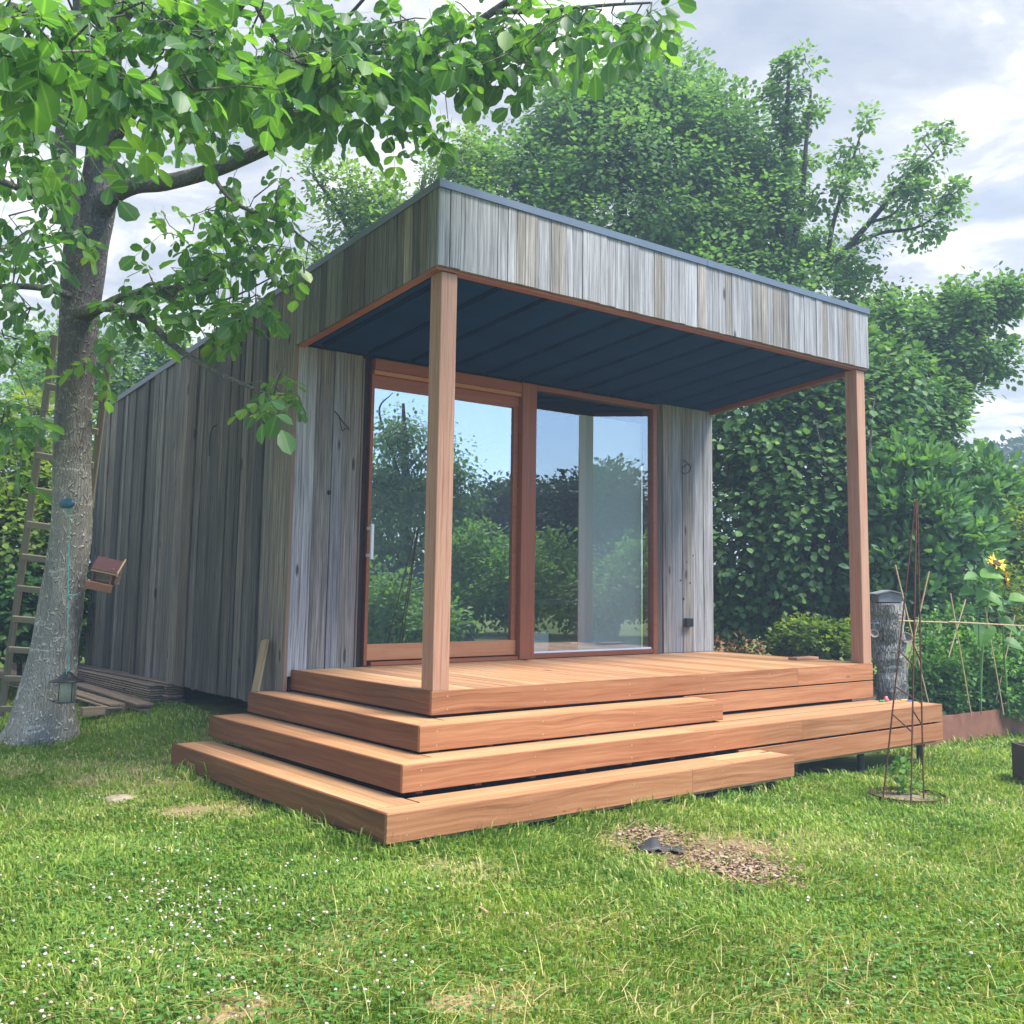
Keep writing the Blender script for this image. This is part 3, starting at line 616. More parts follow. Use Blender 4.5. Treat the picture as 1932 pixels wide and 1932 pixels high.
def merge(parts):
    V_=[];L_=[];S_=[];A_=[];nv=0;nl=0
    for v,l,s,a in parts: V_.append(v);L_.append(l+nv);S_.append(s+nl);A_.append(a);nv+=len(v);nl+=len(l)
    return np.concatenate(V_),np.concatenate(L_),np.concatenate(S_),np.concatenate(A_)
def randdir(n,zb=0.): 
    d=rng.normal(size=(n,3));d[:,2]+=zb;return d/np.linalg.norm(d,axis=1)[:,None]
def blobpts(blobs):
    """blobs: (centre, (rx,ry,rz), n, shell) -> cluster centres and outward directions"""
    C_=[];O_=[]
    for c,r,n,sh in blobs:
        d=randdir(n);q=rng.random(n)**(1/3.);q=sh+(1-sh)*q if sh>0 else q
        p=np.array(c)+d*q[:,None]*np.array(r);C_.append(p);O_.append(d)
    return np.concatenate(C_),np.concatenate(O_)
def skeleton_nearest(sk,c,low=.35):
    d=np.linalg.norm(sk-c,axis=1)+low*np.maximum(0,sk[:,2]-c[2]);return sk[int(np.argmin(d))]
def chain(sk,cc):
    """join every cluster to the nearest point already on the tree"""
    cc=np.asarray(cc);d0=np.array([np.min(np.linalg.norm(sk-c,axis=1)) for c in cc]);nodes=list(sk);N_=np.array(sk);out=[]
    for i in np.argsort(d0):
        c=cc[i];d=np.linalg.norm(N_-c,axis=1);d[:len(sk)]*=1.0;s=N_[int(np.argmin(d))];out.append((c,s));N_=np.vstack([N_,c[None]])
    return out
def plant(name,label,cat,base,trunks,blobs,tmpl,lmat,bmat,nl,cr,size,wid=1.,group=None,droop=-.15,upb=1.2,twigs=True,partname='crown',trunkname='trunk',nparts=0,tw=.012,voff=0.,sides=7):
    root=empty(name,base,label,cat,group);sk=[]
    tb=MB()
    for k,(pts,rad) in enumerate(trunks):
        p,r=smoothline(pts,rad,5);b_=MB().tube(p,r,sides)
        if k==0: b_.obj(trunkname,bmat,root,True)
        else: tb.tube(p,r,5)
        sk.append(p)
    sk=np.concatenate(sk)
    cc,oo=blobpts(blobs)
    if twigs:
        for c,s in chain(sk,cc):
            mid=(s+c)/2+np.array([0,0,.08])*np.linalg.norm(c-s)+rng.normal(size=3)*.05
            tb.tube([s,mid,c],[tw,tw*.7,tw*.3],4,False)
    if tb.v: tb.obj('branches',bmat,root,True,kind='stuff')
    n=len(cc)*nl;ci=np.repeat(np.arange(len(cc)),nl)
    off=randdir(n)*(rng.random(n)**.5)[:,None]*cr*np.array([1,1,.75]);off*=(.6+.8*rng.random(len(cc)))[ci][:,None]
    pos=cc[ci]+off
    d=off/(np.linalg.norm(off,axis=1)[:,None]+1e-9)*.8+oo[ci]*.5+randdir(n)*.6+np.array([0,0,droop])
    up=randdir(n)*.55+np.array([0,0,upb])+oo[ci]*.5
    sz=size*(.65+.6*rng.random(n));v=np.clip(.5+.22*rng.normal(size=n)+.19*rng.normal(size=len(cc))[ci]+voff,0,1)
    if nparts:
        # the nearest leaves to the viewpoint become single leaf objects
        D_=(pos-CAM)@_F;u_=((pos-CAM)@_R)/D_*FPX+CX;w_=CY-((pos-CAM)@_U)/D_*FPX
        ok=(u_>0)&(u_<1932)&(w_>0)&(w_<1932);key=np.where(ok,D_-sz*15,1e9);near=np.argsort(key)[:nparts]
        xs_,ys_,zs_=frames(d[near],up[near]);tv,tf=tmpl
        ms=[]
        for q in range(4):
            me=mesh('leaf',[(a*wid,b,c_) for a,b,c_ in tv],tf,lmat);at=me.attributes.new('v','FLOAT','FACE');at.data.foreach_set('value',[.3+.17*q]*len(tf));ms.append(me)
        for j,i in enumerate(near):
            s_=float(sz[i]);add('leaf',ms[j%4],root,basis(pos[i],xs_[j]*s_,ys_[j]*s_,zs_[j]*s_))
        keep=np.ones(n,bool);keep[near]=False;pos,d,up,sz,v=pos[keep],d[keep],up[keep],sz[keep],v[keep]
    Vv,L_,S_,A_=leafcloud(tmpl,pos,d,up,sz,v,wid)
    o=np.array(base,float);add(partname,bigmesh(partname,Vv-o,L_,S_,lmat,{'v':A_}),root,Matrix.Translation(Vector(o)),kind='stuff')
    return root
def gp(x,y): return np.array([x,y,float(G(x,y))])
def rpx(w,D): return w/FPX*D
def blob(u,v,D,ru,rv,n,sh=.3,rd=None):
    return (P(u,v,D),(rpx(ru,D),rpx(rd or ru,D),rpx(rv,D)),n,sh)
# ================================================================ walnut tree in front of the side wall
wb=gp(-1.2,4.0)
def T(u,v,D): return P(u,v,D)
tpts=[(75,1400,8.72,.345),(82,1360,8.72,.265),(100,1250,8.74,.222),(118,1120,8.76,.195),(134,990,8.78,.182),(138,830,8.8,.168),(146,660,8.8,.172),(152,560,8.8,.185),(163,470,8.8,.20),(178,400,8.8,.19),(190,310,8.8,.150),(197,210,8.8,.130),(206,60,8.7,.115),(212,-120,8.6,.10),(225,-330,8.5,.07),(235,-560,8.4,.03)]
wr=empty('walnut_tree',P(75,1400,8.72),'large walnut tree with pale fissured trunk left of the cabin','tree')
p,r=smoothline([T(a,b,c) for a,b,c,_ in tpts],[x[3]*(.88 if i_>1 else 1) for i_,x in enumerate(tpts)],5)
vs_,fs_2=tube(p,r,22,True,.035);addat('trunk',vs_,fs_2,B_old_shaded,wr,True)
limbs=[
 [(160,500,8.78,.14),(140,420,8.7,.125),(124,330,8.6,.105),(126,230,8.5,.09),(142,160,8.4,.075),(150,60,8.2,.055),(140,-80,8.0,.03)],
 [(185,400,8.75,.15),(212,368,8.65,.12),(255,350,8.5,.095),(310,345,8.3,.088),(400,322,8.0,.078),(470,294,7.75,.072),(540,262,7.5,.066),(598,236,7.3,.062),(690,185,7.1,.052),(800,110,6.9,.042),(930,22,6.7,.034),(1000,-30,6.6,.02)],
 [(150,590,8.65,.06),(180,580,8.5,.05),(215,581,8.3,.042),(250,592,8.1,.036),(285,612,7.9,.032),(320,645,7.7,.028),(350,668,7.55,.024),(392,692,7.4,.022),(430,712,7.25,.019),(455,723,7.15,.017),(490,738,7.0,.011),(520,745,6.95,.006)],
 [(160,600,8.75,.075),(230,560,8.3,.06),(300,548,8.1,.05),(370,535,7.9,.038),(430,500,7.7,.028),(480,490,7.6,.014)],
 [(232,585,8.2,.028),(260,555,8.1,.022),(290,535,8.0,.017),(330,560,7.9,.015),(380,575,7.8,.012),(440,560,7.7,.009),(520,520,7.5,.006)],
 [(125,410,8.6,.05),(95,385,8.3,.04),(50,362,8.0,.032),(0,342,7.7,.026),(-60,330,7.4,.015)],
 [(140,560,8.7,.04),(90,545,8.4,.032),(30,540,8.1,.025),(-60,545,7.8,.015)],
 [(195,290,8.8,.07),(260,200,7.9,.05),(340,120,7.0,.04),(430,40,6.2,.03),(500,-60,5.6,.018)],
 [(195,210,8.8,.07),(150,110,7.6,.05),(90,40,6.6,.036),(20,10,5.8,.022)],
 [(470,-20,5.4,.02),(510,60,5.6,.016),(560,115,5.8,.012),(640,140,6.1,.009),(690,158,6.3,.006)],
 [(560,85,6.9,.026),(640,90,6.8,.022),(700,100,6.7,.018),(760,95,6.6,.012)],
 [(540,262,7.5,.02),(555,180,7.2,.02),(590,110,7.0,.018),(650,40,6.8,.014),(720,-40,6.6,.01)],
 [(800,110,6.9,.028),(900,120,6.7,.02),(1000,90,6.5,.016),(1110,60,6.3,.012),(1200,70,6.2,.008)],
 [(930,22,6.7,.024),(1040,20,6.5,.018),(1140,10,6.3,.012),(1230,5,6.2,.008)],
 [(380,300,8.,.022),(440,380,7.7,.018),(530,420,7.5,.012),(600,470,7.3,.008)],
 [(206,60,8.7,.08),(330,-80,7.6,.05),(520,-200,6.8,.03)],
 [(206,60,8.7,.07),(60,-120,7.8,.045),(-150,-200,7.,.03)],
 [(212,-120,8.6,.06),(420,-260,9.5,.04),(640,-330,10.,.02)],
]
sk=[p];tb=MB()
for li,l in enumerate(limbs):
    l=[(a,b,c,r_*({1:.72,3:.6,0:.85}.get(li,.9))) for a,b,c,r_ in l]
    q,rr_=smoothline([T(a,b,c) for a,b,c,_ in l],[x[3] for x in l],5);
    b_=MB();b_.tube(q,rr_,10 if l[0][3]>.05 else 6);b_.obj('branch',B_walnut,wr,True);sk.append(q)
sk=np.concatenate(sk)
# leaf clusters: (u,v,D,ru,rv,n)
WBL=[(60,60,4.4,130,110,30),(230,60,4.5,150,110,36),(400,80,4.9,140,120,38),(560,110,6.0,140,110,40),(330,170,6.4,160,70,30),(90,210,6.0,130,120,36),
 (700,90,6.3,120,90,34),(640,200,6.9,110,50,18),(840,70,6.4,120,80,30),(980,60,6.3,120,70,28),(1110,35,6.2,110,40,16),(1215,40,6.2,30,60,8),(930,130,6.5,80,40,10),(790,175,6.7,60,50,9),(760,260,6.9,60,40,7),
 (40,340,7.6,90,90,24),(60,480,7.8,90,80,22),(30,600,7.8,60,70,12),(10,760,7.4,60,110,14),(60,790,8.4,40,60,6),
 (470,400,7.6,100,80,22),(420,470,7.7,80,50,14),(370,420,7.8,60,60,9),(330,510,7.9,90,40,12),(530,470,7.4,40,34,7),(530,350,7.6,50,50,6),(260,560,8.0,80,50,10),(330,580,7.9,80,50,10),
 (290,270,7.8,90,40,10),(430,215,7.4,100,34,10),(250,620,8.0,60,35,5),(540,722,6.95,38,18,9),(460,590,7.1,42,28,9),(440,610,7.2,38,24,5),(390,590,7.4,50,30,6),(310,420,7.7,25,40,3),
 (160,-120,6.5,300,60,14),(560,-110,6.4,300,50,12),(980,-90,6.4,260,50,10),(-110,200,6.5,80,200,10),(-100,560,7.5,60,160,8),(300,-330,8.,400,150,6),(560,500,7.2,24,22,3),(490,545,7.3,40,26,5),(190,690,8.3,30,18,2),(150,440,8.5,60,40,4)]
cl=[];
for u,v,D,ru,rv,n in WBL:
    for _ in range(max(2,int(n*(.72 if v<250 else .55)))):
        a,b,c=rng.normal(size=3)*.5;a=np.clip(a,-1,1);b=np.clip(b,-1,1)
        cl.append(P(u+a*ru,v+b*rv,D+c*.55))
cl=np.array(cl)
for c,s in chain(sk,cl):
    Ls=np.linalg.norm(c-s);mid=(s+c)/2+np.array([0,0,.10])*Ls+rng.normal(size=3)*.04
    tb.tube([s,mid,c],[.006,.0045,.003],4,False)
tb.obj('twigs',B_walnut,wr,True,kind='stuff')
# compound leaves: rachis with 7 leaflets
LEAFL=(np.array([(0,0,0),(.22,.22,.05),(.34,.52,.07),(.26,.82,.03),(0,1.,-.07),(-.26,.82,.03),(-.34,.52,.07),(-.22,.22,.05),(0,.5,0)]),[(0,1,2,8),(8,2,3,4),(0,8,6,7),(8,4,5,6)])
def compound(seed):
    r_=np.random.default_rng(seed);pos=[];d=[];up=[];sz=[]
    for k,(t,sd_) in enumerate([(.34,-1),(.34,1),(.6,-1),(.6,1),(.85,0)]):
        x=t;z=-.35*t*t;pos.append((0.0,x*.30,z*.30))
        a=sd_*(1.05 if k<2 else .85)+r_.normal()*.15
        d.append((math.sin(a),math.cos(a),-.55+r_.normal()*.3));up.append((r_.normal()*.35,r_.normal()*.35,1.));sz.append((.095 if k<2 else .125 if k<4 else .14)*(1+.12*r_.normal()))
    V_,L_,S_,A_=leafcloud(LEAFL,np.array(pos),np.array(d),np.array(up),np.array(sz),np.zeros(5))
    fs=[L_[i:i+4] for i in range(0,len(L_),4)];vs=V_.tolist()
    n0=len(vs);vs+=[(-.002,0,0),(.002,0,0),(.0015,.26,-.07),(-.0015,.26,-.07)];fs=[tuple(int(q) for q in f) for f in fs]+[(n0,n0+1,n0+2,n0+3)]
    return np.array(vs),fs
CT=[compound(i) for i in range(5)]
nc=len(cl);per=3;n=nc*per;ci=np.repeat(np.arange(nc),per)
ang=rng.random(n)*2*np.pi;d=np.stack([np.cos(ang),np.sin(ang),-.45+.45*rng.normal(size=n)],1);up=np.stack([.4*rng.normal(size=n),.4*rng.normal(size=n),np.ones(n)],1)
pos=cl[ci]+rng.normal(size=(n,3))*.035
sz=(.50+.62*rng.random(n)**1.2);v=np.clip(.46+.2*rng.normal(size=n)+.1*rng.normal(size=nc)[ci],0,1);v=np.where(rng.random(n)<.04,.98,v)
D_=(pos-CAM)@_F;u_=((pos-CAM)@_R)/D_*FPX+CX;w_=CY-((pos-CAM)@_U)/D_*FPX
ok=(u_>-20)&(u_<1950)&(w_>-20)&(w_<1932);order=np.argsort(np.where(ok,D_-sz*1.2,1e9));near=order[:300];rest=order[300:]
for q in near:
    pass
var=[]
for a,(tv,tf) in enumerate(CT):
    for g in range(4):
        me=mesh('leaf',tv,tf,L_walnut,True);ar=me.attributes.new('rib','FLOAT','POINT');ar.data.foreach_set('value',(([1,0,0,0,1,0,0,0,1]*5)+[0]*4));at=me.attributes.new('v','FLOAT','FACE');at.data.foreach_set('value',[[.25,.42,.6,.85][g]]*len(tf));var.append(me)
X_,Y_,Z_=frames(d,up)
for j,i in enumerate(near):
    s_=float(sz[i]);g=int(np.clip((v[i]-.15)/.18,0,3));add('leaf',var[(j%5)*4+g],wr,basis(pos[i],X_[i]*s_,Y_[i]*s_,Z_[i]*s_))
parts=[leafcloud(CT[a],pos[rest[a::5]],d[rest[a::5]],up[rest[a::5]],sz[rest[a::5]],v[rest[a::5]]) for a in range(5)]
Vv,L_,S_,A_=merge(parts);o=np.array(P(75,1400,8.72));add('foliage',bigmesh('foliage',Vv-o,L_,S_,L_walnut,{'v':A_,'rib':np.tile(([1,0,0,0,1,0,0,0,1]*5)+[0]*4,len(rest))},True),wr,Matrix.Translation(Vector(o)),kind='stuff')
# walnuts
for (u,v_,D) in ((710,140,6.0),(470,105,5.9),(620,210,6.3)):
    c=P(u,v_,D);a=[];f=[];
    bm=MB();bm.tube([c+np.array([0,0,h]) for h in (-.024,-.02,-.01,.004,.016,.022)],[.004,.014,.022,.024,.015,.003],8);bm.obj('walnut',M_stem,wr,True)
# ================================================================ trees and shrubs behind the cabin
def trunkto(x,y,top,lean=(0,0),r=.2,n=4):
    b_=gp(x,y);t=np.array(top);return ([tuple(b_-np.array([0,0,.1]))]+[tuple(b_+(t-b_)*(k/n)+np.array([lean[0],lean[1],0])*math.sin(k/n*math.pi)) for k in range(1,n)]+[tuple(t)],list(np.linspace(r,r*.25,n+1)))
def limb(u0,v0,D0,pts,r0,r1):
    q=[P(u0,v0,D0)]+[P(*a) for a in pts];return ([tuple(x) for x in q],list(np.linspace(r0,r1,len(q))))
def base_at(u,v,D):
    p=P(u,v,D);return gp(p[0],p[1])
# big central tree
plant('lime_tree','big dense green tree directly behind the middle of the cabin roof','tree',base_at(1180,1100,18),
 [([tuple(base_at(1180,1100,18)),tuple(P(1180,700,18)),tuple(P(1170,450,18)),tuple(P(1180,220,18))],[.28,.22,.14,.05]),
  limb(1180,700,18,[(1060,520,17.6),(960,330,17.2)],.12,.04),limb(1180,700,18,[(1300,520,17.6),(1380,330,17.2)],.12,.04),limb(1170,450,18,[(1240,330,18.4),(1290,180,18.6)],.08,.03),limb(1160,560,18,[(1100,380,18.5),(1090,250,18.9)],.1,.03),limb(1180,600,18,[(1420,480,18.2),(1500,320,18)],.1,.03)],
 [blob(1180,400,18,230,240,130,.4),blob(980,420,17.6,140,170,70,.4),blob(1330,330,17.8,130,170,70,.4),blob(1240,190,18.4,110,90,34,.3),blob(1110,270,18.4,130,90,40,.3),blob(1420,470,17.5,120,150,50,.4),blob(900,560,17.8,80,110,24,.4),blob(1300,620,17.6,260,140,70,.4)],
 T_OVAL,L_tree,B_dark,200,.55,.088,1.15,droop=-.3,voff=.02)
# pale tree behind the roof corner
plant('pale_tree','small pale yellow-green tree rising behind the corner of the cabin roof','tree',base_at(760,1150,16.5),
 [([tuple(base_at(760,1150,16.5)),tuple(P(770,800,16.5)),tuple(P(780,560,16.5)),tuple(P(800,330,16.5))],[.16,.13,.08,.03]),
  limb(775,640,16.5,[(700,520,16.3),(640,400,16.1),(590,330,16)],.07,.02),limb(775,600,16.5,[(700,450,16.8),(660,330,17)],.06,.02),limb(780,560,16.5,[(860,400,16.5),(880,260,16.5)],.06,.02),limb(770,650,16.5,[(650,560,16.1),(590,500,15.9)],.06,.02)],
 [blob(800,400,16.5,100,130,46,.3),blob(700,370,16.3,60,60,16,.2),blob(640,350,16.2,50,38,8,.2),blob(650,430,16.2,50,30,7,.2),blob(595,320,16.1,22,24,3,.1),blob(860,300,16.5,60,80,16,.2),blob(720,470,16.4,70,60,16,.2),blob(620,510,16,50,30,8,.2),blob(740,560,16.4,120,80,24,.3)],
 T_SMALL,L_pale,B_dark,75,.33,.085,1.1,droop=-.1)
# tall straggly tree right, thin tops against the sky
plant('straggly_tree','tall loose tree with thin leafy branches against the sky, right of the dense tree','tree',base_at(1480,1120,17),
 [([tuple(base_at(1480,1120,17)),tuple(P(1480,800,17)),tuple(P(1470,560,17)),tuple(P(1478,330,17)),tuple(P(1490,120,17))],[.2,.16,.1,.06,.02]),
  limb(1478,520,17,[(1510,400,16.9),(1520,280,16.8),(1530,170,16.8)],.07,.02),limb(1480,600,17,[(1560,510,16.8),(1640,420,16.6),(1700,350,16.5),(1760,290,16.4)],.08,.015),
  limb(1600,465,16.7,[(1660,440,16.6),(1740,425,16.4),(1800,370,16.4)],.04,.012),limb(1560,510,16.8,[(1570,430,16.7),(1600,330,16.6),(1625,250,16.6)],.05,.012),limb(1640,420,16.6,[(1690,400,16.5),(1740,330,16.4)],.03,.01),limb(1480,600,17,[(1600,590,16.6),(1700,540,16.4)],.06,.015)],
 [blob(1480,180,17,36,55,9,.1),blob(1500,130,17,45,22,5,.1),blob(1470,300,17,44,110,20,.2),blob(1520,250,16.9,50,80,11,.1),blob(1560,370,16.7,60,50,10,.1),blob(1620,300,16.6,42,50,7,.1),blob(1630,220,16.6,22,16,2,.1),
  blob(1680,370,16.5,60,40,9,.1),blob(1760,300,16.4,48,38,8,.1),blob(1790,360,16.4,36,24,5,.1),blob(1740,430,16.4,50,28,6,.1),blob(1600,480,16.7,80,50,14,.2),blob(1530,560,16.8,110,100,34,.3),blob(1660,560,16.6,70,60,14,.2),blob(1450,420,17,60,80,16,.2),blob(1730,390,16.4,80,30,7,.1),blob(1770,245,16.4,30,12,2,.1)],
 T_OVAL,L_tree,B_dark,58,.24,.082,1.1,droop=-.25,voff=.08)
# right-hand spreading tree
plant('spreading_tree','broad green tree spreading to the right edge above the laurel','tree',base_at(1800,1120,16),
 [([tuple(base_at(1800,1120,16)),tuple(P(1790,900,16)),tuple(P(1770,720,16)),tuple(P(1780,560,16))],[.2,.15,.1,.04]),
  limb(1775,740,16,[(1840,640,15.7),(1900,580,15.6)],.07,.02),limb(1775,700,16,[(1700,600,15.8),(1650,560,15.7)],.07,.02),limb(1780,800,16,[(1850,700,15.7),(1890,650,15.6)],.06,.02)],
 [blob(1700,640,15.8,90,70,44,.3),blob(1800,590,15.8,90,36,24,.1),blob(1850,560,15.7,70,24,12,.1),blob(1690,760,15.4,110,120,80,.4),blob(1850,660,15.6,60,30,12,.1),blob(1890,690,15.6,30,26,5,.1),blob(1800,650,15.6,70,50,18,.1),blob(1740,880,15.4,100,130,50,.4),blob(1900,555,15.7,30,20,5,.1),blob(1790,740,15.6,50,60,13,.2)],
 T_OVAL,L_tree,B_dark,85,.30,.09,1.1,droop=-.2,voff=-.05)
# leafy hedge right of the cabin (hazel / lime shoots)
plant('tall_hedge','tall dark leafy hedge seen under the canopy right of the cabin wall','hedge',base_at(1480,1200,13.6),
 [([tuple(base_at(1480,1200,13.6)),tuple(P(1480,1000,13.6)),tuple(P(1490,800,13.6))],[.08,.06,.03]),limb(1500,1150,13.6,[(1560,950,13.2),(1540,800,13)],.04,.01),limb(1450,1150,13.6,[(1380,950,13.6),(1370,800,13.6)],.04,.01),limb(1500,1150,13.4,[(1620,950,13),(1650,750,13.2)],.04,.01)],
 [blob(1400,1000,14.0,110,210,120,.35),blob(1520,960,13.8,120,240,130,.35),blob(1610,900,13.9,100,260,110,.35),blob(1450,800,14.2,140,90,60,.3),blob(1560,720,14.4,130,80,50,.3),blob(1400,1160,13.9,90,70,40,.3),blob(1540,1150,13.8,110,70,45,.3),blob(1680,720,14.4,60,90,26,.3),blob(1660,1100,13.6,60,90,26,.3)],
 T_OVAL,L_hedge,B_dark,46,.42,.10,1.25,droop=-.5,upb=.8,nparts=300,voff=-.02)
# laurel
plant('laurel_bush','glossy cherry laurel bush with upright leaf rosettes right of the porch post','bush',base_at(1740,1230,13),
 [([tuple(base_at(1740,1230,13)),tuple(P(1740,1100,13)),tuple(P(1740,950,13))],[.05,.04,.02])],
 [blob(1740,980,12.9,90,130,80,.5),blob(1700,1090,12.7,80,90,46,.5),blob(1800,1060,12.9,80,110,50,.5),blob(1840,940,13.2,70,80,34,.4),blob(1690,900,13,50,60,22,.4)],
 T_LONG,L_laurel,B_dark,30,.22,.135,1.5,droop=.5,upb=.5,nparts=200)
plant('yellow_green_shrub','light yellow-green shrub at the right edge behind the sunflowers','shrub',base_at(1900,1230,15),
 [([tuple(base_at(1900,1230,15)),tuple(P(1900,1100,15))],[.04,.02])],
 [blob(1890,1010,14.5,50,80,30,.3),blob(1930,960,15,50,60,22,.3),blob(1880,1130,14,60,70,26,.3),blob(1960,1080,14.6,60,120,34,.3),blob(1870,940,15,40,50,14,.3)],
 T_SMALL,L_bush,B_dark,90,.34,.085,1.1)
plant('low_creeper_bush','low light green creeper mound at the hedge foot between cabin and right post','bush',base_at(1535,1230,12.4),
 [([tuple(base_at(1535,1230,12.4)),tuple(P(1540,1200,12.4))],[.02,.01])],
 [blob(1530,1205,12.3,52,34,34,.4),blob(1590,1215,12.2,40,34,18,.4),blob(1490,1225,12.4,26,20,9,.3),blob(1640,1240,11.4,40,50,12,.3)],
 T_SMALL,L_bush,B_dark,48,.15,.06,1.3,nparts=0)
# distant wooded hillside on the right and low trees left
for (nm,lb,u,v_,D,bl,lm) in (
  ('distant_tree','hazy bluish tree on the far hillside at the right edge, taller one','',0,60,None,None),):
    pass
plant('distant_tree','far bluish-green tree mass beyond the garden at the right picture edge','tree',base_at(1900,1120,60),
 [([tuple(base_at(1900,1120,60)),tuple(P(1900,950,60))],[.4,.2])],
 [blob(1900,930,60,60,80,50,.4),blob(1990,900,62,80,80,50,.4),blob(1860,1000,58,60,80,30,.4)],
 T_OVAL,L_dark,B_dark,70,1.3,.42,1.,twigs=False)
# left: shrubs behind ladder and tree
plant('bramble_thicket','sunlit bramble and nettle thicket behind the ladder at the left edge','bush',base_at(40,1240,11.5),
 [([tuple(base_at(40,1240,11.5)),tuple(P(40,1100,11.5))],[.03,.02])],
 [blob(20,1010,11.6,90,90,60,.4),blob(90,960,12,60,80,30,.4),blob(10,900,12,80,70,40,.4),blob(60,820,12.6,90,70,36,.3),blob(-70,1000,11.4,90,150,40,.4)],
 T_OVAL,L_bush,B_dark,46,.26,.085,1.1,droop=-.3)
plant('dark_shrub','dark green shrub low behind the ladder and board stack','shrub',base_at(60,1220,11.4),
 [([tuple(base_at(60,1220,11.4)),tuple(P(60,1150,11.4))],[.03,.02])],
 [blob(30,1150,11.2,90,70,60,.4),blob(110,1150,11.6,60,80,36,.4),blob(-60,1180,11,80,80,30,.4),blob(170,1000,14,55,140,40,.3),blob(165,1180,13.5,50,60,20,.3),blob(190,850,15,40,70,16,.3)],
 T_OVAL,L_hedge,B_dark,40,.24,.09,1.1,droop=-.4,voff=-.15)
plant('small_leaved_tree','loose small-leaved tree behind the low back end of the cabin, seen beside the trunk','tree',base_at(230,1150,19),
 [([tuple(base_at(230,1150,19)),tuple(P(230,900,19)),tuple(P(240,700,19)),tuple(P(250,560,19))],[.16,.12,.08,.03]),limb(235,760,19,[(300,680,18.8),(350,620,18.8)],.05,.015),limb(235,760,19,[(160,660,18.8),(110,620,18.8)],.05,.015)],
 [blob(240,700,19,90,70,34,.3),blob(300,690,18.8,60,40,16,.2),blob(150,690,19,80,60,24,.3),blob(70,680,19,80,50,22,.3),blob(280,750,19,100,50,24,.3),blob(90,780,18,110,80,34,.3),blob(330,640,18.8,40,30,7,.2)],
 T_SMALL,L_tree,B_dark,75,.40,.10,1.1)
plant('bare_topped_birch','thin twiggy tree top showing above the cabin roof between leaves','tree',base_at(430,1130,22),
 [([tuple(base_at(430,1130,22)),tuple(P(432,800,22)),tuple(P(435,600,22))],[.12,.08,.03])]+[limb(432,700,22,[(u,620,22),(u+8,540,22),(u+4,470,22)],.02,.006) for u in (405,418,428,438,450,462,475)],
 [blob(430,600,22,60,40,16,.2)],T_SMALL,L_pale,B_dark,16,.35,.07)
# ================================================================ garden behind the viewpoint, seen mirrored in the glass
def mblob(u,v,D,ru,rv,n,sh=.35): return (PM(u,v,D),(rpx(ru,D),rpx(ru,D),rpx(rv,D)),n,sh)
def mbase(u,D): p=PM(u,1150,D);return gp(p[0],p[1])
def mt(u,top,D,r=.2): return ([tuple(mbase(u,D)),tuple(PM(u+6,(top+1150)/2,D)),tuple(PM(u,top,D))],[r,r*.7,r*.2])
plant('garden_oak','round dark garden tree standing across the lawn, mirrored in the fixed window','tree',mbase(1150,30),[mt(1150,930,30,.3)],
 [mblob(1140,960,30,75,70,70),mblob(1195,1010,30,50,60,36),mblob(1080,1000,30,70,75,50),mblob(1110,1080,30,110,60,60),mblob(1230,1040,31,50,70,30)],T_SMALL,L_dark,B_dark,150,.7,.15,1.1,voff=.1)
plant('garden_hornbeam','dark bushy tree across the lawn, mirrored between the porch posts','tree',mbase(990,31),[mt(990,960,31,.3)],
 [mblob(1010,990,31,60,75,50),mblob(960,960,31,40,50,26),mblob(920,1000,31,60,70,44),mblob(940,1080,31,110,60,60),mblob(1040,1050,31,70,60,36)],T_SMALL,L_dark,B_dark,150,.7,.15,1.1,voff=-.05)
plant('weeping_birch','tall loose birch across the lawn, mirrored in the sliding door','tree',mbase(760,27),
 [mt(765,760,27,.2),([tuple(PM(760,900,27)),tuple(PM(720,780,27)),tuple(PM(745,740,27))],[.05,.03,.01]),([tuple(PM(760,900,27)),tuple(PM(830,820,27)),tuple(PM(850,790,27))],[.05,.03,.01])],
 [mblob(730,900,27,60,80,26,.2),mblob(790,870,27,60,80,24,.2),mblob(770,1000,27,90,110,70,.3),mblob(850,900,27,30,60,14,.2),mblob(860,960,27,40,80,24,.2),mblob(745,810,27,30,40,10,.1),mblob(700,980,27,60,100,40,.3)],T_SMALL,L_tree,B_dark,70,.6,.13,1.,voff=.1,droop=-.9)
plant('garden_shrub_border','mid green shrub border across the lawn, mirrored low in the glass','shrub',mbase(1000,20),[mt(1000,1100,20,.05)],
 [mblob(u,v_,D,a,b,n_,.3) for u,v_,D,a,b,n_ in ((900,1080,21,60,85,40),(980,1110,20,55,70,34),(1060,1090,22,60,80,36),(1130,1120,21,60,60,26),(1200,1090,22,50,80,30),(740,1150,19,60,50,26),(820,1175,18,50,30,14),(690,1140,20,50,60,24),(1270,1110,21,60,70,28))],T_SMALL,L_tree,B_dark,90,.45,.10,1.1,voff=.05)
bx0=PM(760,1090,24);box('shed_wall',bx0[0]-1.4,bx0[0]+1.4,bx0[1]-1,bx0[1]+1,float(G(bx0[0],bx0[1])),1.0,simple('blue_grey_shed',(.06,.09,.15),.8))
setp(COL.objects['shed_wall'],'dark blue-grey shed across the lawn, mirrored in the sliding door','shed')
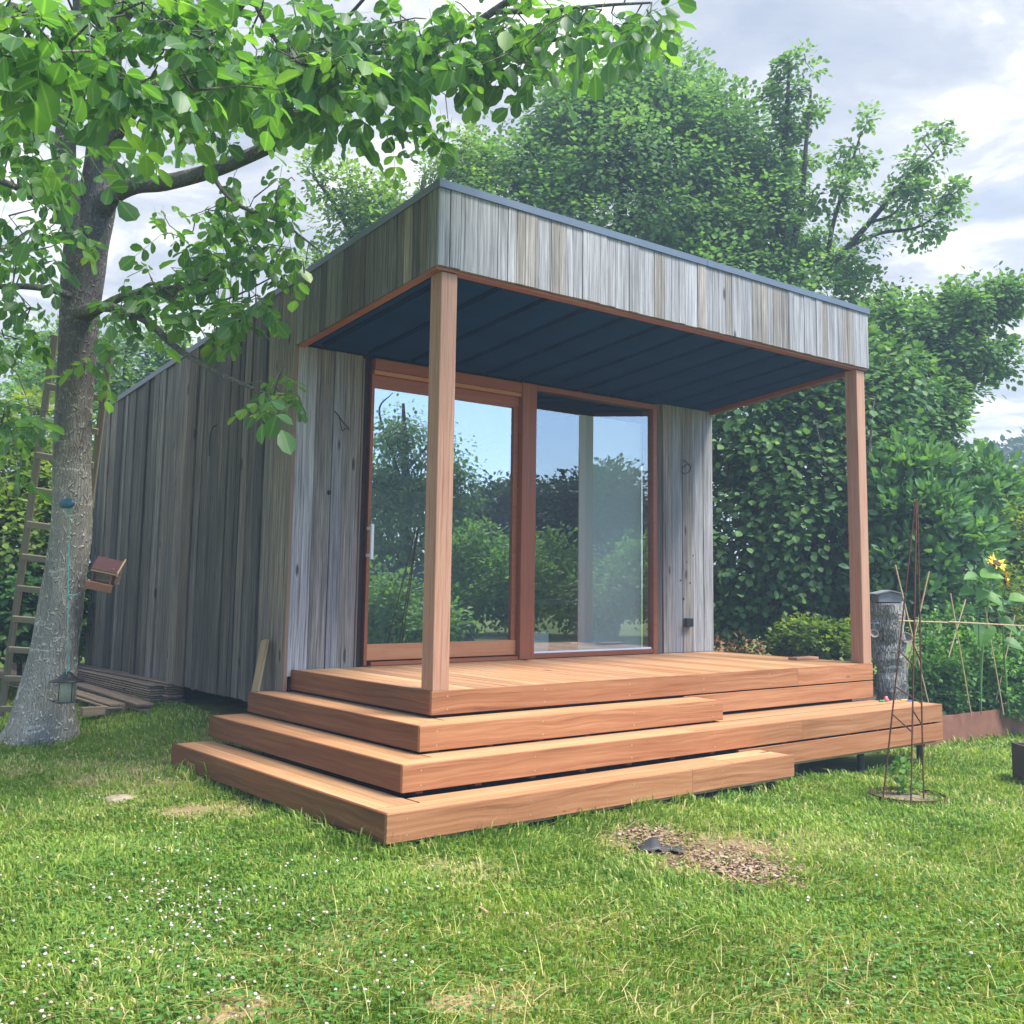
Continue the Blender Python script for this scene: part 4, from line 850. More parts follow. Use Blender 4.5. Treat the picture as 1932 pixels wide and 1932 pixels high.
# ================================================================ props on the left
def onZ(u,v,z): r=P(u,v,1)-CAM;return CAM+r*((z-CAM[2])/r[2])
lad=empty('wooden_ladder',P(60,1345,9.7),'long old wooden ladder with flat rungs leaning behind the walnut trunk','ladder')
def stick(name,a,b,w,t,m_,parent=None,side=None,**k):
    a=np.array(a,float);b=np.array(b,float);X=(b-a);L=np.linalg.norm(X);X/=L
    s=np.array(side if side is not None else _R);Y=s-X*(s@X);Y/=np.linalg.norm(Y);Z=np.cross(X,Y)
    return board(name,a-Y*w/2-Z*t/2,(tuple(X),tuple(Y),tuple(Z)),L,w,t,m_,parent,ch=.004,**k)
la,lb=P(2,1350,9.75),P(104,632,9.12);ra,rb=P(117,1352,9.75),P(208,660,9.12)
stick('rail',la,lb,.058,.035,M_ladder,lad);stick('rail',ra,rb,.058,.035,M_ladder,lad)
for v0 in (1334,1273,1216,1156,1097,1037,975,911,847,784,722):
    t=(1350-v0)/(1350-632.);a=la+(lb-la)*t;b=ra+(rb-ra)*t
    X=(b-a);X/=np.linalg.norm(X);up=(lb-la)/np.linalg.norm(lb-la)
    stick('rung',a+X*.0+np.cross(X,up)*.03,b-np.cross(X,up)*-.03,.058,.022,M_ladder,lad,side=up)
# stacks of old boards
def stack(pr0,pl0,ztop,n,th,wd,tag_,m_=M_oldplank,jit=.03,side=1.):
    a=onZ(*pr0,ztop);b=onZ(*pl0,ztop);X=b-a;X[2]=0;L=np.linalg.norm(X);X/=L;Y=np.cross((0,0,1),X)*side
    for i in range(n):
        j=rr.uniform(-jit,jit)*(1 if i else 0);k=rr.uniform(-.012,.012)
        o=a+X*j+Y*k;o=np.array([o[0],o[1],ztop-(i+1)*th])
        if side<0: o=o+Y*(wd+rr.uniform(-.008,.006));Yb=-Y
        else: Yb=Y
        lab='%s board %s the %s'%(['pale worn','brown','dark brown','grey-brown'][i%4] if n>5 else 'rough brown','on top of' if i==0 else 'at the bottom of' if i==n-1 else ['','second from the top of','third from the top of','fourth from the top of','fifth from the top of','sixth from the top of','seventh from the top of','eighth from the top of'][i],tag_)
        board('old_board',o,(tuple(X),tuple(Yb),(0,0,1)),L+rr.uniform(-.05,.05),wd,th-.008,m_,None,ch=.003,label=lab,cat='board',group='old boards stacked beside the side wall')
stack((318,1287),(40,1236),-.262,9,.022,.15,'rear stack beside the grey wall',side=-1)
stack((284,1291),(10,1232),-.285,9,.021,.15,'middle stack right of the trunk',side=-1)
stack((262,1326),(60,1262),-.405,3,.024,.14,'low front stack by the grass',jit=.12,side=-1)
stack((206,1327),(-10,1262),-.425,2,.024,.13,'short stack right of the trunk foot',jit=.03,side=-1)
stack((40,1285),(-160,1236),-.40,3,.024,.16,'stack behind the ladder foot',jit=.05,side=-1)
for k,(u,v_,z) in enumerate(((300,1312,-.46),(240,1297,-.46),(180,1280,-.46),(230,1335,-.48))):
    q=onZ(u,v_,z);g=float(G(q[0],q[1]))
    box('timber_bearer',q[0]-.35,q[0]+.3,q[1]-.05,q[1]+.05,g-.02,z+.02,M_oldplank,None,label=['rough timber bearer under the near end of the rear stack','rough timber bearer under the middle of the stacks','rough timber bearer farthest under the stacks, by the trunk','rough timber bearer in the shadow under the low front stack'][k],cat='timber')
# hanging feeder
def lathe(c,prof,n=18):
    a=np.linspace(0,2*np.pi,n,endpoint=False);v=[];f=[]
    for r,z in prof: v+=[(c[0]+r*math.cos(t),c[1]+r*math.sin(t),c[2]+z) for t in a]
    for i in range(len(prof)-1):
        for j in range(n): f.append((i*n+j,i*n+(j+1)%n,(i+1)*n+(j+1)%n,(i+1)*n+j))
    return v,f
fc_=P(127,1285,8.36)
fd=empty('seed_feeder',fc_-np.array([0,0,.18]),'clear seed feeder with black domed lid hanging on a teal string','bird feeder')
v,f=lathe(fc_,[(.0,.075),(.02,.074),(.035,.062),(.055,.04),(.075,.022),(.13,.004),(.132,-.004),(.06,-.004),(0,-.004)]);addat('lid',v,f,M_dark,fd,True)
v,f=lathe(fc_,[(.066,-.005),(.066,-.16),(0,-.16)]);addat('seed_tube',v,f,M_seed,fd,True)
for k in range(4):
    a=k*math.pi/2+.3;MB().tube([fc_+np.array([.068*math.cos(a),.068*math.sin(a),0]),fc_+np.array([.068*math.cos(a),.068*math.sin(a),-.162])],[.003]*2,5).obj('rod',M_dark,fd)
a=np.linspace(0,2*np.pi,25);MB().tube([fc_+np.array([.1*math.cos(t),.1*math.sin(t),-.158]) for t in a],[.0045]*25,5,False).obj('tray_ring',M_dark,fd)
for k in range(3): MB().tube([fc_+np.array([.1*math.cos(k*2.1),.1*math.sin(k*2.1),-.158]),fc_+np.array([-.0,0,-.162])],[.003]*2,4).obj('tray_spoke',M_dark,fd)
tp=P(132,944,8.50)
MB().tube([fc_+np.array([0,0,.07]),fc_+np.array([0,0,.1]),fc_+np.array([.008,0,.115]),fc_+np.array([0,0,.125])],[.003]*4,5).obj('wire_hook',M_steelw,fd)
q,rd=smoothline([tp,P(131,1010,8.46),P(129,1100,8.40),P(128,1200,8.36),fc_+np.array([0,0,.12])],[.0035]*5,6);sb=MB().tube(q,rd,5)
for (u,v_,D) in ((129,1128,8.38),(127,1264,8.35),(131,960,8.46)):
    c=P(u,v_,D);
    for k in range(5): sb.tube([c,c+rng.normal(size=3)*.03],[.0035,.0015],4)
sb.obj('string',M_teal,fd)
lc=P(126,949,8.46)
lid=empty('feeder_lid',lc,'dark teal plastic lid hooked on the trunk above the teal string','plastic lid')
n_=-_F*.9+_U*.45;n_/=np.linalg.norm(n_);ax=np.cross(n_,_U);ax/=np.linalg.norm(ax);ay=np.cross(n_,ax)
v=[];f=[];nn=18
for r_,h_ in ((0,.018),(.03,.018),(.036,.012),(.055,.010),(.062,0),(.055,-.02)):
    v+=[lc+ax*r_*math.cos(t)*1.05+ay*r_*.72*math.sin(t)+n_*h_ for t in np.linspace(0,2*np.pi,nn,endpoint=False)]
for i in range(5):
    for j in range(nn): f.append((i*nn+j,i*nn+(j+1)%nn,(i+1)*nn+(j+1)%nn,(i+1)*nn+j))
addat('disc',v,f,M_tealp,lid,True)
MB().tube([lc+ax*.05*math.cos(t)+_U*(.03+.05*math.sin(t))-_F*.01 for t in np.linspace(0,math.pi,9)],[.0025]*9,4).obj('wire_loop',M_steelw,lid)
MB().tube([tp-_F*.01+_R*.018*math.cos(t)+_U*.018*math.sin(t) for t in np.linspace(0,2*np.pi,13)],[.003]*13,4).obj('ring_hook',M_steelw,lid)
# box feeder
bc=P(200,1082,8.72);th=math.radians(-13)
bxX=_R*math.cos(th)+_U*math.sin(th)+_F*.12;bxX/=np.linalg.norm(bxX);bxZ=-_R*math.sin(th)+_U*math.cos(th);bxZ=bxZ-bxX*(bxZ@bxX);bxZ/=np.linalg.norm(bxZ);bxY=np.cross(bxZ,bxX)
bf=empty('box_feeder',bc-np.array([0,0,.12]),'small reddish wooden bird table box with felt roof fixed tilted on the trunk side','bird feeder')
def bfp(name,x0,x1,y0,y1,z0,z1,m_,tz=0.):
    v,f=boxv(x0,x1,y0,y1,z0,z1);v=[(x,y,z+(tz*y)) for x,y,z in v]
    v=[bc+bxX*x+bxY*y+bxZ*z for x,y,z in v];return addat(name,v,f,m_,bf)
bs_=.86
bxX=bxX*bs_;bxY=bxY*bs_;bxZ=bxZ*bs_
bfp('roof_board',-.12,.12,-.11,.07,.075,.09,M_batten,.5);bfp('roof_felt',-.122,.122,-.112,.075,.0915,.098,M_felt,.5)
bfp('floor_board',-.125,.095,-.09,.06,-.11,-.095,M_cedar);bfp('tray_front',-.14,.11,-.115,-.0915,-.125,-.055,M_cedar,.25)
bfp('cheek',.065,.085,-.088,.04,-.094,.07,M_cedar);bfp('cheek',-.115,-.10,-.03,.04,-.094,.07,M_cedar);bfp('back_board',-.09,.13,.045,.06,-.09,.10,M_oldplank)
bfp('barge_board',.123,.137,-.12,.10,.07,.105,M_batten,.5)
# pale stone and loose scraps on the lawn
def rock(name,u,v,s,m_,lab,cat):
    c=onground(u,v);a=rng.normal(size=(1,));vs=[];n=10
    pr_=[(0,.9),(.5,.8),(.85,.5),(1,.15),(.95,-.3)]
    for r_,z in pr_:
        for t in np.linspace(0,2*np.pi,n,endpoint=False):
            k=1+.12*math.sin(3*t+1)+.08*math.sin(5*t);vs.append((c[0]+s[0]*r_*k*math.cos(t),c[1]+s[1]*r_*k*math.sin(t),c[2]+s[2]*z))
    fs=[(i*n+j,i*n+(j+1)%n,(i+1)*n+(j+1)%n,(i+1)*n+j) for i in range(len(pr_)-1) for j in range(n)]
    addat(name,vs,fs,m_,None,True,label=lab,cat=cat)
rock('flat_stone',222,1510,(.10,.07,.035),M_stone,'flat sandy stone lying in the dry grass left of the steps','stone')
rock('flat_stone',372,1448,(.07,.05,.02),M_stone,'small buff stone half hidden beside the left end of the lowest step','stone')
c=onground(1245,1606);gxx=8;vs=[];
for i in range(gxx):
    for j in range(6):
        x=(i/(gxx-1)-.5)*.24;y=(j/5-.5)*.15;h=.014+.065*math.exp(-((x+.04)**2+(y-.01)**2)/.0025)+.008*math.sin(9*i)+.006*math.cos(7*j)
        vs.append(tuple(c+_R*x*(1+.1*math.sin(j*2.))+np.array([_F[0],_F[1],0])*y+np.array([0,0,h])))
fs=[(i*6+j,(i+1)*6+j,(i+1)*6+j+1,i*6+j+1) for i in range(gxx-1) for j in range(5)]
o=addat('rubber_scrap',vs,fs,M_slate,None,True,label='crumpled dark grey rubber scrap lying on the bare wood-chip patch',cat='scrap');md=o.modifiers.new('thickness','SOLIDIFY');md.thickness=.004
a=onground(905,1718);q=np.array(a)+np.array([0,0,.015]);b=P(919,1734,1);b=onground(919,1735)+np.array([0,0,.03])
stick('wood_splinter',q,b,.014,.006,M_batten,label='small pale wood splinter lying alone in the grass in front of the steps',cat='splinter')
# ================================================================ right garden
ob=empty('rusty_obelisk',onground(1712,1508),'tall thin rusty iron obelisk of three rods standing in a ring on the lawn','plant support')
oc=onground(1712,1510);top=P(1728,946,7.75)
D0=float((oc-CAM)@_F);Rr=69/FPX*D0
a=np.linspace(0,2*np.pi,33);v=[];f=[]
for i in range(32):
    for (r_,h) in ((Rr,-.02),(Rr,.045),(Rr-.004,.045),(Rr-.004,-.02)): v.append(oc+np.array([r_*math.cos(a[i]),r_*math.sin(a[i]),h]))
for i in range(32):
    for k in range(4): f.append((i*4+k,((i+1)%32)*4+k,((i+1)%32)*4+(k+1)%4,i*4+(k+1)%4))
addat('ground_ring',v,f,M_rust,ob)
feet=[onground(1664,1511),onground(1718,1524),onground(1743,1517)]
topc=[P(1727,946,7.72),P(1729.5,944,7.7),P(1731,948,7.72)]
for q,t in zip(feet,topc): MB().tube([q-np.array([0,0,.05]),t],[.0065,.0065],6).obj('rod',M_rust,ob)
for f0,(i,j) in ((.28,(0,1)),(.37,(0,2)),(.30,(1,2)),(.49,(0,1)),(.505,(1,2))):
    a_=feet[i]+(topc[i]-feet[i])*f0;b_=feet[j]+(topc[j]-feet[j])*(f0-.05);MB().tube([a_,b_],[.005,.005],5).obj('cross_bar',M_rust,ob)
pl=plant('potted_seedling','young green seedling growing inside the rusty obelisk ring','seedling',oc+np.array([.03,.05,0]),[([tuple(oc+np.array([.03,.05,0])),tuple(oc+np.array([.04,.05,.1])),tuple(oc+np.array([.0,.05,.2]))],[.005,.004,.002])],
  [(oc+np.array([.0,.05,.2]),(.04,.04,.05),4,.2),(oc+np.array([.06,.02,.07]),(.08,.08,.04),5,.2)],T_OVAL,L_veg,M_stem,9,.05,.05,1.2,twigs=False,trunkname='stem')
soil=MB()
for i in range(1): 
    v,f=lathe(oc,[(0,.03),(Rr*.5,.028),(Rr-.006,.02)],24);soil.add(v,f)
soil.obj('soil',simple('dry_soil',(.2,.15,.09),.95,0,.4,40.,.6),ob)
# corten bed edge
e0=onZ(1744,1411,-.81);e1=onZ(1893,1388,-.81);e2=onZ(2100,1357,-.81);
e3=e0+np.array([.9,2.6,0.]) 
def edge(a,b,h,lab):
    X=b-a;X[2]=0;L=np.linalg.norm(X);X/=L;return board('steel_panel',(a[0],a[1],-.84),(tuple(X),(0,0,1),tuple(np.cross(X,(0,0,1)))),L-.003,h,.006,M_corten,beded,ch=.001)
beded=empty('steel_bed_edging',e0,'rust-red sheet steel edging of the raised vegetable bed right of the steps','bed edging')
hh=.30;edge(e0,e1,hh,'');edge(e1,e2,hh,'')
bm=MB();X=(e2-e0);X[2]=0;X/=np.linalg.norm(X);Yn=np.cross((0,0,1),X)
q0=e0+Yn*.01;q1=e2+Yn*.01+X*1.5;q2=q1+Yn*3.2;q3=q0+Yn*3.2
bm.add([(*p_[:2],-.585) for p_ in (q0,q1,q2,q3)]+[(*p_[:2],-.9) for p_ in (q0,q1,q2,q3)],[(0,1,2,3),(4,7,6,5),(0,4,5,1),(1,5,6,2),(2,6,7,3),(3,7,4,0)])
bm.obj('bed_soil',simple('bed_soil_mat',(.10,.075,.05),.95,0,.4,25.,.6),None,kind='structure')
# dark planter at the right edge
pc=onground(2000,1492)
pb=MB();x0,y0=pc[0],pc[1]
Xp=_R.copy();Xp[2]=0;Xp/=np.linalg.norm(Xp);Yp=np.cross((0,0,1),Xp);s0=pc-Xp*.155
def obx(o,X,Y,x0,x1,y0,y1,z0,z1):
    v,f=boxv(x0,x1,y0,y1,z0,z1);return [tuple(np.array(o)+X*a+Y*b+np.array([0,0,1.])*c) for a,b,c in v],f
for b_ in ((0,.42,0,.02,-.02,.29),(0,.42,.40,.42,-.02,.29),(0,.02,.021,.399,-.02,.29),(.40,.42,.021,.399,-.02,.29),(.021,.399,.021,.399,0,.22)):
    pb.add(*obx(s0,Xp,Yp,*b_))
pb.obj('square_planter',M_planter,None,label='dark brown square planter cut by the right picture edge',cat='planter')
# stump with bird house
sp=P(1676,1330,10.9);sp=np.array([sp[0],sp[1],-.8]);stt=P(1675,1136,10.9)
se=empty('tree_stump',sp,'tall grey weathered tree stump standing behind the right end of the deck','tree stump')
q,rd=smoothline([sp,sp+(stt-sp)*.35+_R*.03,sp+(stt-sp)*.7,stt],[.185,.15,.165,.165],6);q[:,0]+=.02*np.sin(np.arange(len(q))*1.7);v,f=tube(q,rd*(1+.03*np.sin(np.arange(len(q))*1.3)),30,True,.08);addat('trunk',v,f,B_stump,se,False)
hb=empty('stump_feeder_house',stt,'flat grey slate-roofed bird house sitting on top of the tall stump','bird house')
hz=np.array([0,0,1.])
def hbp(name,x0,x1,y0,y1,z0,z1,m_,gable=0):
    v,f=boxv(x0,x1,y0,y1,z0,z1);v=[(x,y,z-gable*abs(x)) for x,y,z in v];addat(name,[stt+Xp*x+Yp*y+hz*z for x,y,z in v],f,m_,hb)
M_slt=simple('bird_house_grey',(.20,.20,.215),.8,0,.2)
pts=[(-.13,0),(.11,0),(.11,.075),(-.01,.105),(-.13,.075)]
for (ya,yb,nm) in ((-.11,.09,'house_body'),):
    v=[stt+Xp*x+Yp*ya+hz*(z+.002) for x,z in pts]+[stt+Xp*x+Yp*yb+hz*(z+.002) for x,z in pts];addat(nm,v,[(0,1,2,3,4),(9,8,7,6,5)]+[(i,i+5,(i+1)%5+5,(i+1)%5) for i in range(5)],M_slt,hb)
for sg in (-1,1):
    v=[];a0=(-.01,.112);b0=(-.01+sg*.16,.074)
    for yy in (-.14,.12):
        for (x,z) in (a0,b0,(b0[0],b0[1]+.012),(a0[0],a0[1]+.012)): v.append(stt+Xp*x+Yp*yy+hz*z)
    addat('roof_side',v,[(0,1,2,3),(7,6,5,4),(0,4,5,1),(1,5,6,2),(2,6,7,3),(3,7,4,0)],M_slt,hb)
for k,(u,v_,D,sz_) in enumerate(((1649.6,1195,10.7,.045),(1711,1203,10.75,.06))):
    c=P(u,v_,D);vv,f=lathe((0,0,0),[(0,-.9),(.5,-.75),(.85,-.4),(1,0),(.92,0),(.75,-.35),(.4,-.65),(0,-.75)],12)
    vv=[c+_R*(x*sz_)+(_U*.5-_F*.85)*z*sz_+(_F*.5+_U*.85)*y*sz_ for x,y,z in vv]
    o=addat('coconut_cup',vv,f,simple('coconut_shell_%d'%k,(.22,.18,.15),.8,0,.3),None,True,label=['pale half coconut cup on the left side of the stump','brown half coconut cup on the right side of the stump'][k],cat='feeder cup')
# canes
def cane(u0,v0,u1,v1,D0,D1,r,m_,lab,name='bamboo_cane',cat='cane'):
    b_=MB().tube([P(u0,v0,D0),P(u1,v1,D1)],[r,r*.9],6);b_.obj(name,m_,None,label=lab,cat=cat,group='garden canes in the vegetable bed')
cane(1689.5,1066,1752,1326,10.3,10.3,.0085,M_cane,'leaning bamboo cane crossing the obelisk, its top left of it')
cane(1753,1078,1712,1262,10.4,10.3,.0085,M_cane,'leaning bamboo cane rising right behind the obelisk')
cane(1793.6,1120,1833,1350,10.3,10.3,.0075,M_cane,'bamboo cane left of the sunflower stem, tallest of that pair')
cane(1822,1131,1790,1240,10.6,10.4,.0065,M_cane,'short bamboo cane leaning the other way left of the sunflower')
cane(1859,1146,1894,1348,10.6,10.5,.0065,M_cane,'bamboo cane just right of the sunflower stem')
cane(1915,1160,1880,1320,11,10.8,.0065,M_cane,'thin bamboo cane rising at the right picture edge')
cane(1696,1171,1860,1177,10.2,10.3,.0065,M_cane,'horizontal bamboo cane tied across from the obelisk')
cane(1790,1173,1990,1184,10.25,10.4,.0065,M_cane,'horizontal bamboo cane tied across toward the right edge')
cane(1746.5,1147,1745,1330,10.5,10.5,.005,M_gcane,'thin green plastic cane just right of the obelisk','green_cane')
cane(1845.6,1149,1851,1348,10.4,10.4,.005,M_gcane,'thin green plastic cane beside the sunflower stem','green_cane')
# sunflowers
def sunleaf_mesh():
    pr_=[(0,0),(.16,.02),(.36,.08),(.44,.25),(.40,.5),(.25,.75),(0,1)]
    vs=[];
    for i,(w,t) in enumerate(pr_): z=-.28*t*t; vs+= [(-w,t if i else -.0,z+.22*w),(0,t*.98,z),(w,t,z+.22*w)]
    fs=[]
    for i in range(len(pr_)-1): fs+=[(i*3,i*3+1,i*3+4,i*3+3),(i*3+1,i*3+2,i*3+5,i*3+4)]
    return vs,fs
SLV=[];
for g in (.35,.6,.8):
    v,f=sunleaf_mesh();me=mesh('leaf',v,f,L_veg);at=me.attributes.new('v','FLOAT','FACE');at.data.foreach_set('value',[g]*len(f));SLV.append(me)
def sunflower(base,pts,rad,leaves,flowers,lab):
    root=empty('sunflower',base,lab,'sunflower');root['group']='sunflowers in the vegetable bed'
    q,rd=smoothline(pts,rad,5);MB().tube(q,rd,8).obj('stem',M_stem,root,True)
    for (u,v_,D,ang,size,g) in leaves:
        c=P(u,v_,D);s=q[int(np.argmin(np.abs(q[:,2]-(c[2]-.05))))];dirv=_R*math.cos(ang)+_U*math.sin(ang)*.6-_F*.45;dirv/=np.linalg.norm(dirv)
        st_=c-dirv*size*.5;MB().tube([s,(s+st_)/2+np.array([0,0,.03]),st_],[.006,.005,.004],5).obj('leaf_stalk',M_stem,root,True)
        X_,Y_,Z_=frames(dirv[None],np.array([[0,0,1.]]) -_F[None]*.6);add('leaf',SLV[g],root,basis(st_,X_[0]*size,Y_[0]*size,Z_[0]*size))
    for (u,v_,D,r_,nd) in flowers:
        c=P(u,v_,D);n_=np.array(nd,float);n_/=np.linalg.norm(n_);ax=np.cross(n_,(0,0,1.));ax/=np.linalg.norm(ax);ay=np.cross(n_,ax)
        s=q[int(np.argmin(np.linalg.norm(q-(c-[0,0,.15]),axis=1)))]
        MB().tube([s,c-np.array([0,0,.08]),c-n_*.02],[.009,.008,.008],6).obj('flower_stalk',M_stem,root,True)
        hd=[c+ax*r_*.42*math.cos(t)+ay*r_*.42*math.sin(t)+n_*h for h in (-.018,.012) for t in np.linspace(0,2*np.pi,14,endpoint=False)]
        addat('seed_head',hd,[tuple(range(13,-1,-1)),tuple(range(14,28))]+[(i,(i+1)%14,(i+1)%14+14,i+14) for i in range(14)],M_seedhead,root)
        addat('sepals',[c-n_*.034]+[c+ax*r_*.5*math.cos(t)+ay*r_*.5*math.sin(t)-n_*.019 for t in np.linspace(0,2*np.pi,14,endpoint=False)],[(0,i+1,(i+1)%14+1) for i in range(14)],M_stem,root)
        for k in range(30):
            t=k/30*2*math.pi+rng.normal()*.08;dd=ax*math.cos(t)+ay*math.sin(t);ww=np.cross(n_,dd);L_=r_*(.58+.12*rng.random());o=c+dd*r_*.4;tilt=n_*(rng.normal()*.015+.004)
            v=[o-ww*.004,o+ww*.004,o+dd*L_*.5+ww*.015+tilt,o+dd*L_+tilt*2,o+dd*L_*.5-ww*.015+tilt,o+dd*L_*.5-n_*.003]
            addat('petal',v,[(0,1,2,4),(4,2,3),(0,5,1)],M_petal,root)
    return root
Ds=10.7
sunflower(P(1850,1350,Ds),[P(1850,1352,Ds),P(1851,1280,Ds),P(1856,1200,Ds),P(1866,1130,Ds),P(1872,1085,Ds)],[.014,.014,.012,.01,.007],
 [(1836,1087,Ds,2.8,.20,1),(1872,1083,Ds-.1,.2,.23,2),(1826,1115,Ds,3.0,.20,0),(1852,1122,Ds-.1,-2.3,.15,1),(1878,1130,Ds-.1,-.6,.19,1),(1857,1195,Ds-.15,-1.9,.24,1),(1830,1150,Ds,2.6,.16,0)],
 [(1880.5,1063,Ds,.10,-_F*.35+_U*.5+_R*.2),],'tall sunflower with one open yellow head, nearer the obelisk')
sunflower(P(1905,1350,Ds+.1),[P(1905,1352,Ds+.1),P(1898,1280,Ds+.1),P(1893,1200,Ds+.1),P(1893,1110,Ds+.1)],[.013,.012,.01,.007],
 [(1905,1178,Ds,-.7,.22,1),(1925,1128,Ds,.2,.2,2),(1915,1215,Ds,-.3,.2,0),(1895,1150,Ds,2.4,.16,0)],
 [(1897,1093,Ds+.05,.095,_R*.9-_F*.3+_U*.2)],'slightly lower sunflower at the right edge with its head turned sideways')
for i,(u,v_,D,n_) in enumerate(((1742,1290,10.9,20),(1775,1262,11.1,24),(1800,1290,10.9,18),(1830,1250,11.2,22),(1875,1280,11.0,20),(1910,1250,11.2,24),(1765,1215,11.5,18),(1815,1200,11.6,18),(1700,1290,11.2,16),(1925,1290,11.0,16))):
    lab=['bushy tomato plant nearest the step end behind the obelisk','tall pea-like plant second behind the obelisk','low leafy plant at the bed edge under the paired canes','leafy plant behind the crossing canes left of the sunflower','bushy green plant at the foot of the sunflowers','tall leafy plant at the right edge behind the sunflowers','leafy plant with small yellow flowers against the laurel','dark leafy plant at the back of the bed below the laurel','ivy-like plant around the foot of the stump','low plant at the bed edge by the right picture border'][i]
    b_=P(u,v_,D);zb=-.6 if i!=8 else -.8;base=np.array([b_[0],b_[1],zb]);h=max(.12,b_[2]-zb)
    plant('vegetable_plant',lab,'plant',base,[([tuple(base),tuple(base+[0,0,h*.6]),tuple(base+[.03,0,h])],[.008,.006,.003])],
     [((b_[0],b_[1],(b_[2]+zb)/2+.05),(.2,.22,h*.75),int(n_*1.8),.1),(tuple(b_+[0,0,.1]),(.18,.2,.22),n_,.1)],T_OVAL if i%2 else T_SMALL,L_veg,M_stem,22,.11,.052,1.1,group='vegetable plants in the raised bed',tw=.003,trunkname='stem',voff=.05*((i%3)-1))
for (u,v_,D) in ((1765,1135,11.2),(1768,1141,11.2),(1758,1175,11.2)):
    pass
# weeds and dead leaves at the wall foot
for i,(u,v_,D) in enumerate(((1360,1222,11.6),(1400,1228,12.))):
    c=P(u,v_,D);base=np.array([c[0],c[1],float(G(c[0],c[1]))])
    plant('dead_fern',['brown withered leaf clump beside the right wall of the cabin','brown withered leaf clump along the hedge foot'][i],'dead plant',base,[([tuple(base),tuple(c)],[.006,.003])],[(tuple(c),(.25+.2*i,.2,.10),16,.1)],T_LONG,L_dead,B_dark,10,.10,.07,1.3,tw=.003,trunkname='stem',group='withered plants at the hedge foot')
# toys on the middle step
tz=onZ(1672,1317,-.325+.03);t1=MB();
t1.tube([(tz[0],tz[1],-.324),(tz[0],tz[1],-.31),(tz[0],tz[1],-.295),(tz[0],tz[1],-.28)],[.02,.026,.016,.014],8)
t1.obj('small_pink_toy',simple('pink_toy_plastic',(.65,.16,.16),.4,0,.1),None,True,label='tiny pink toy figure standing on the middle step behind the obelisk',cat='toy')
g1=MB();g1.tube([(tz[0]-.09,tz[1]+.01,-.316),(tz[0]-.03,tz[1]+.0,-.316)],[.008,.008],6);g1.tube([(tz[0]-.07,tz[1]-.01,-.316),(tz[0]-.05,tz[1]+.03,-.316)],[.006,.006],6)
g1.obj('green_toy_piece',simple('green_toy_plastic',(.08,.3,.12),.4,0,.1),None,label='tiny green toy piece lying left of the pink toy on the step',cat='toy')
for k,(u,v_,cc,lab,w) in enumerate(((1700,1321,(.7,.5,.05),'yellow pencil lying on the middle step right of the pink toy',.07),(1712,1322,(.08,.12,.35),'dark blue pencil lying at the right end of the middle step',.06))):
    q=onZ(u,v_,-.318);MB().tube([(q[0],q[1],-.3175),(q[0]+w,q[1]-.02,-.3175)],[.0055,.0055],6).obj('pencil',simple('pencil_%d'%k,cc,.5),None,label=lab,cat='pencil')
# inside the cabin
a=onY(1094,745,2.02);b=onY(1210,745,2.02)
box('white_board',a[0],b[0],2.02,2.035,.03,2.30,simple('white_panel',(.93,.95,.93),.6,0,.02,2.,.02),None,label='large pale white panel standing inside behind the fixed window',cat='panel')
a=onY(1014,1132,3.1);b=onY(1080,1190,3.1)
ct=empty('storage_box',((a[0]+b[0])/2,3.3,0),'olive yellow box with white lid inside behind the fixed window','box')
box('box_body',a[0]+.02,b[0]-.02,3.1,3.5,.0,max(.3,a[2]-.05),simple('olive_yellow_board',(.42,.36,.08),.7,0,.2,6.),ct);box('lid',a[0],b[0],3.08,3.52,max(.3,a[2]-.05)+.001,a[2]+.0,M_white,ct)
a=onY(1004,1192,2.15);b=onY(1031,1214,2.15)
ba=empty('white_basin',((a[0]+b[0])/2,2.25,0),'small white plastic tub on the floor just inside the fixed window','tub')
m1=MB();h_=max(.1,a[2]);m1.box(a[0],b[0],2.12,2.132,.001,h_);m1.box(a[0],b[0],2.36,2.372,.001,h_);m1.box(a[0],a[0]+.012,2.133,2.359,.001,h_);m1.box(b[0]-.012,b[0],2.133,2.359,.001,h_);m1.box(a[0]+.013,b[0]-.013,2.133,2.359,.001,.02);m1.obj('tub_shell',M_white,ba)
# ================================================================ wood chips
n=1700;cx_=[];ctr=np.array([(a,b,r) for a,b,r in MULCH]);k=rng.integers(0,len(ctr),n)
xy=ctr[k,:2]+rng.normal(size=(n,2))*ctr[k,2:3]*.58;pos=np.column_stack([xy,G(xy[:,0],xy[:,1])+.004+.012*rng.random(n)])
d=randdir(n);d[:,2]*=.25;up=randdir(n)*.4+np.array([0,0,1.])
Vv,L_,S_,A_=leafcloud(T_OVAL,pos,d,up,.012+.022*rng.random(n),rng.random(n),.9)
add('wood_chips',bigmesh('wood_chips',Vv,L_,S_,leafmat('wood_chip',[(0,(.11,.065,.04)),(.5,(.30,.20,.125)),(1,(.5,.4,.28))],.0,.8),{'v':A_}),kind='stuff')
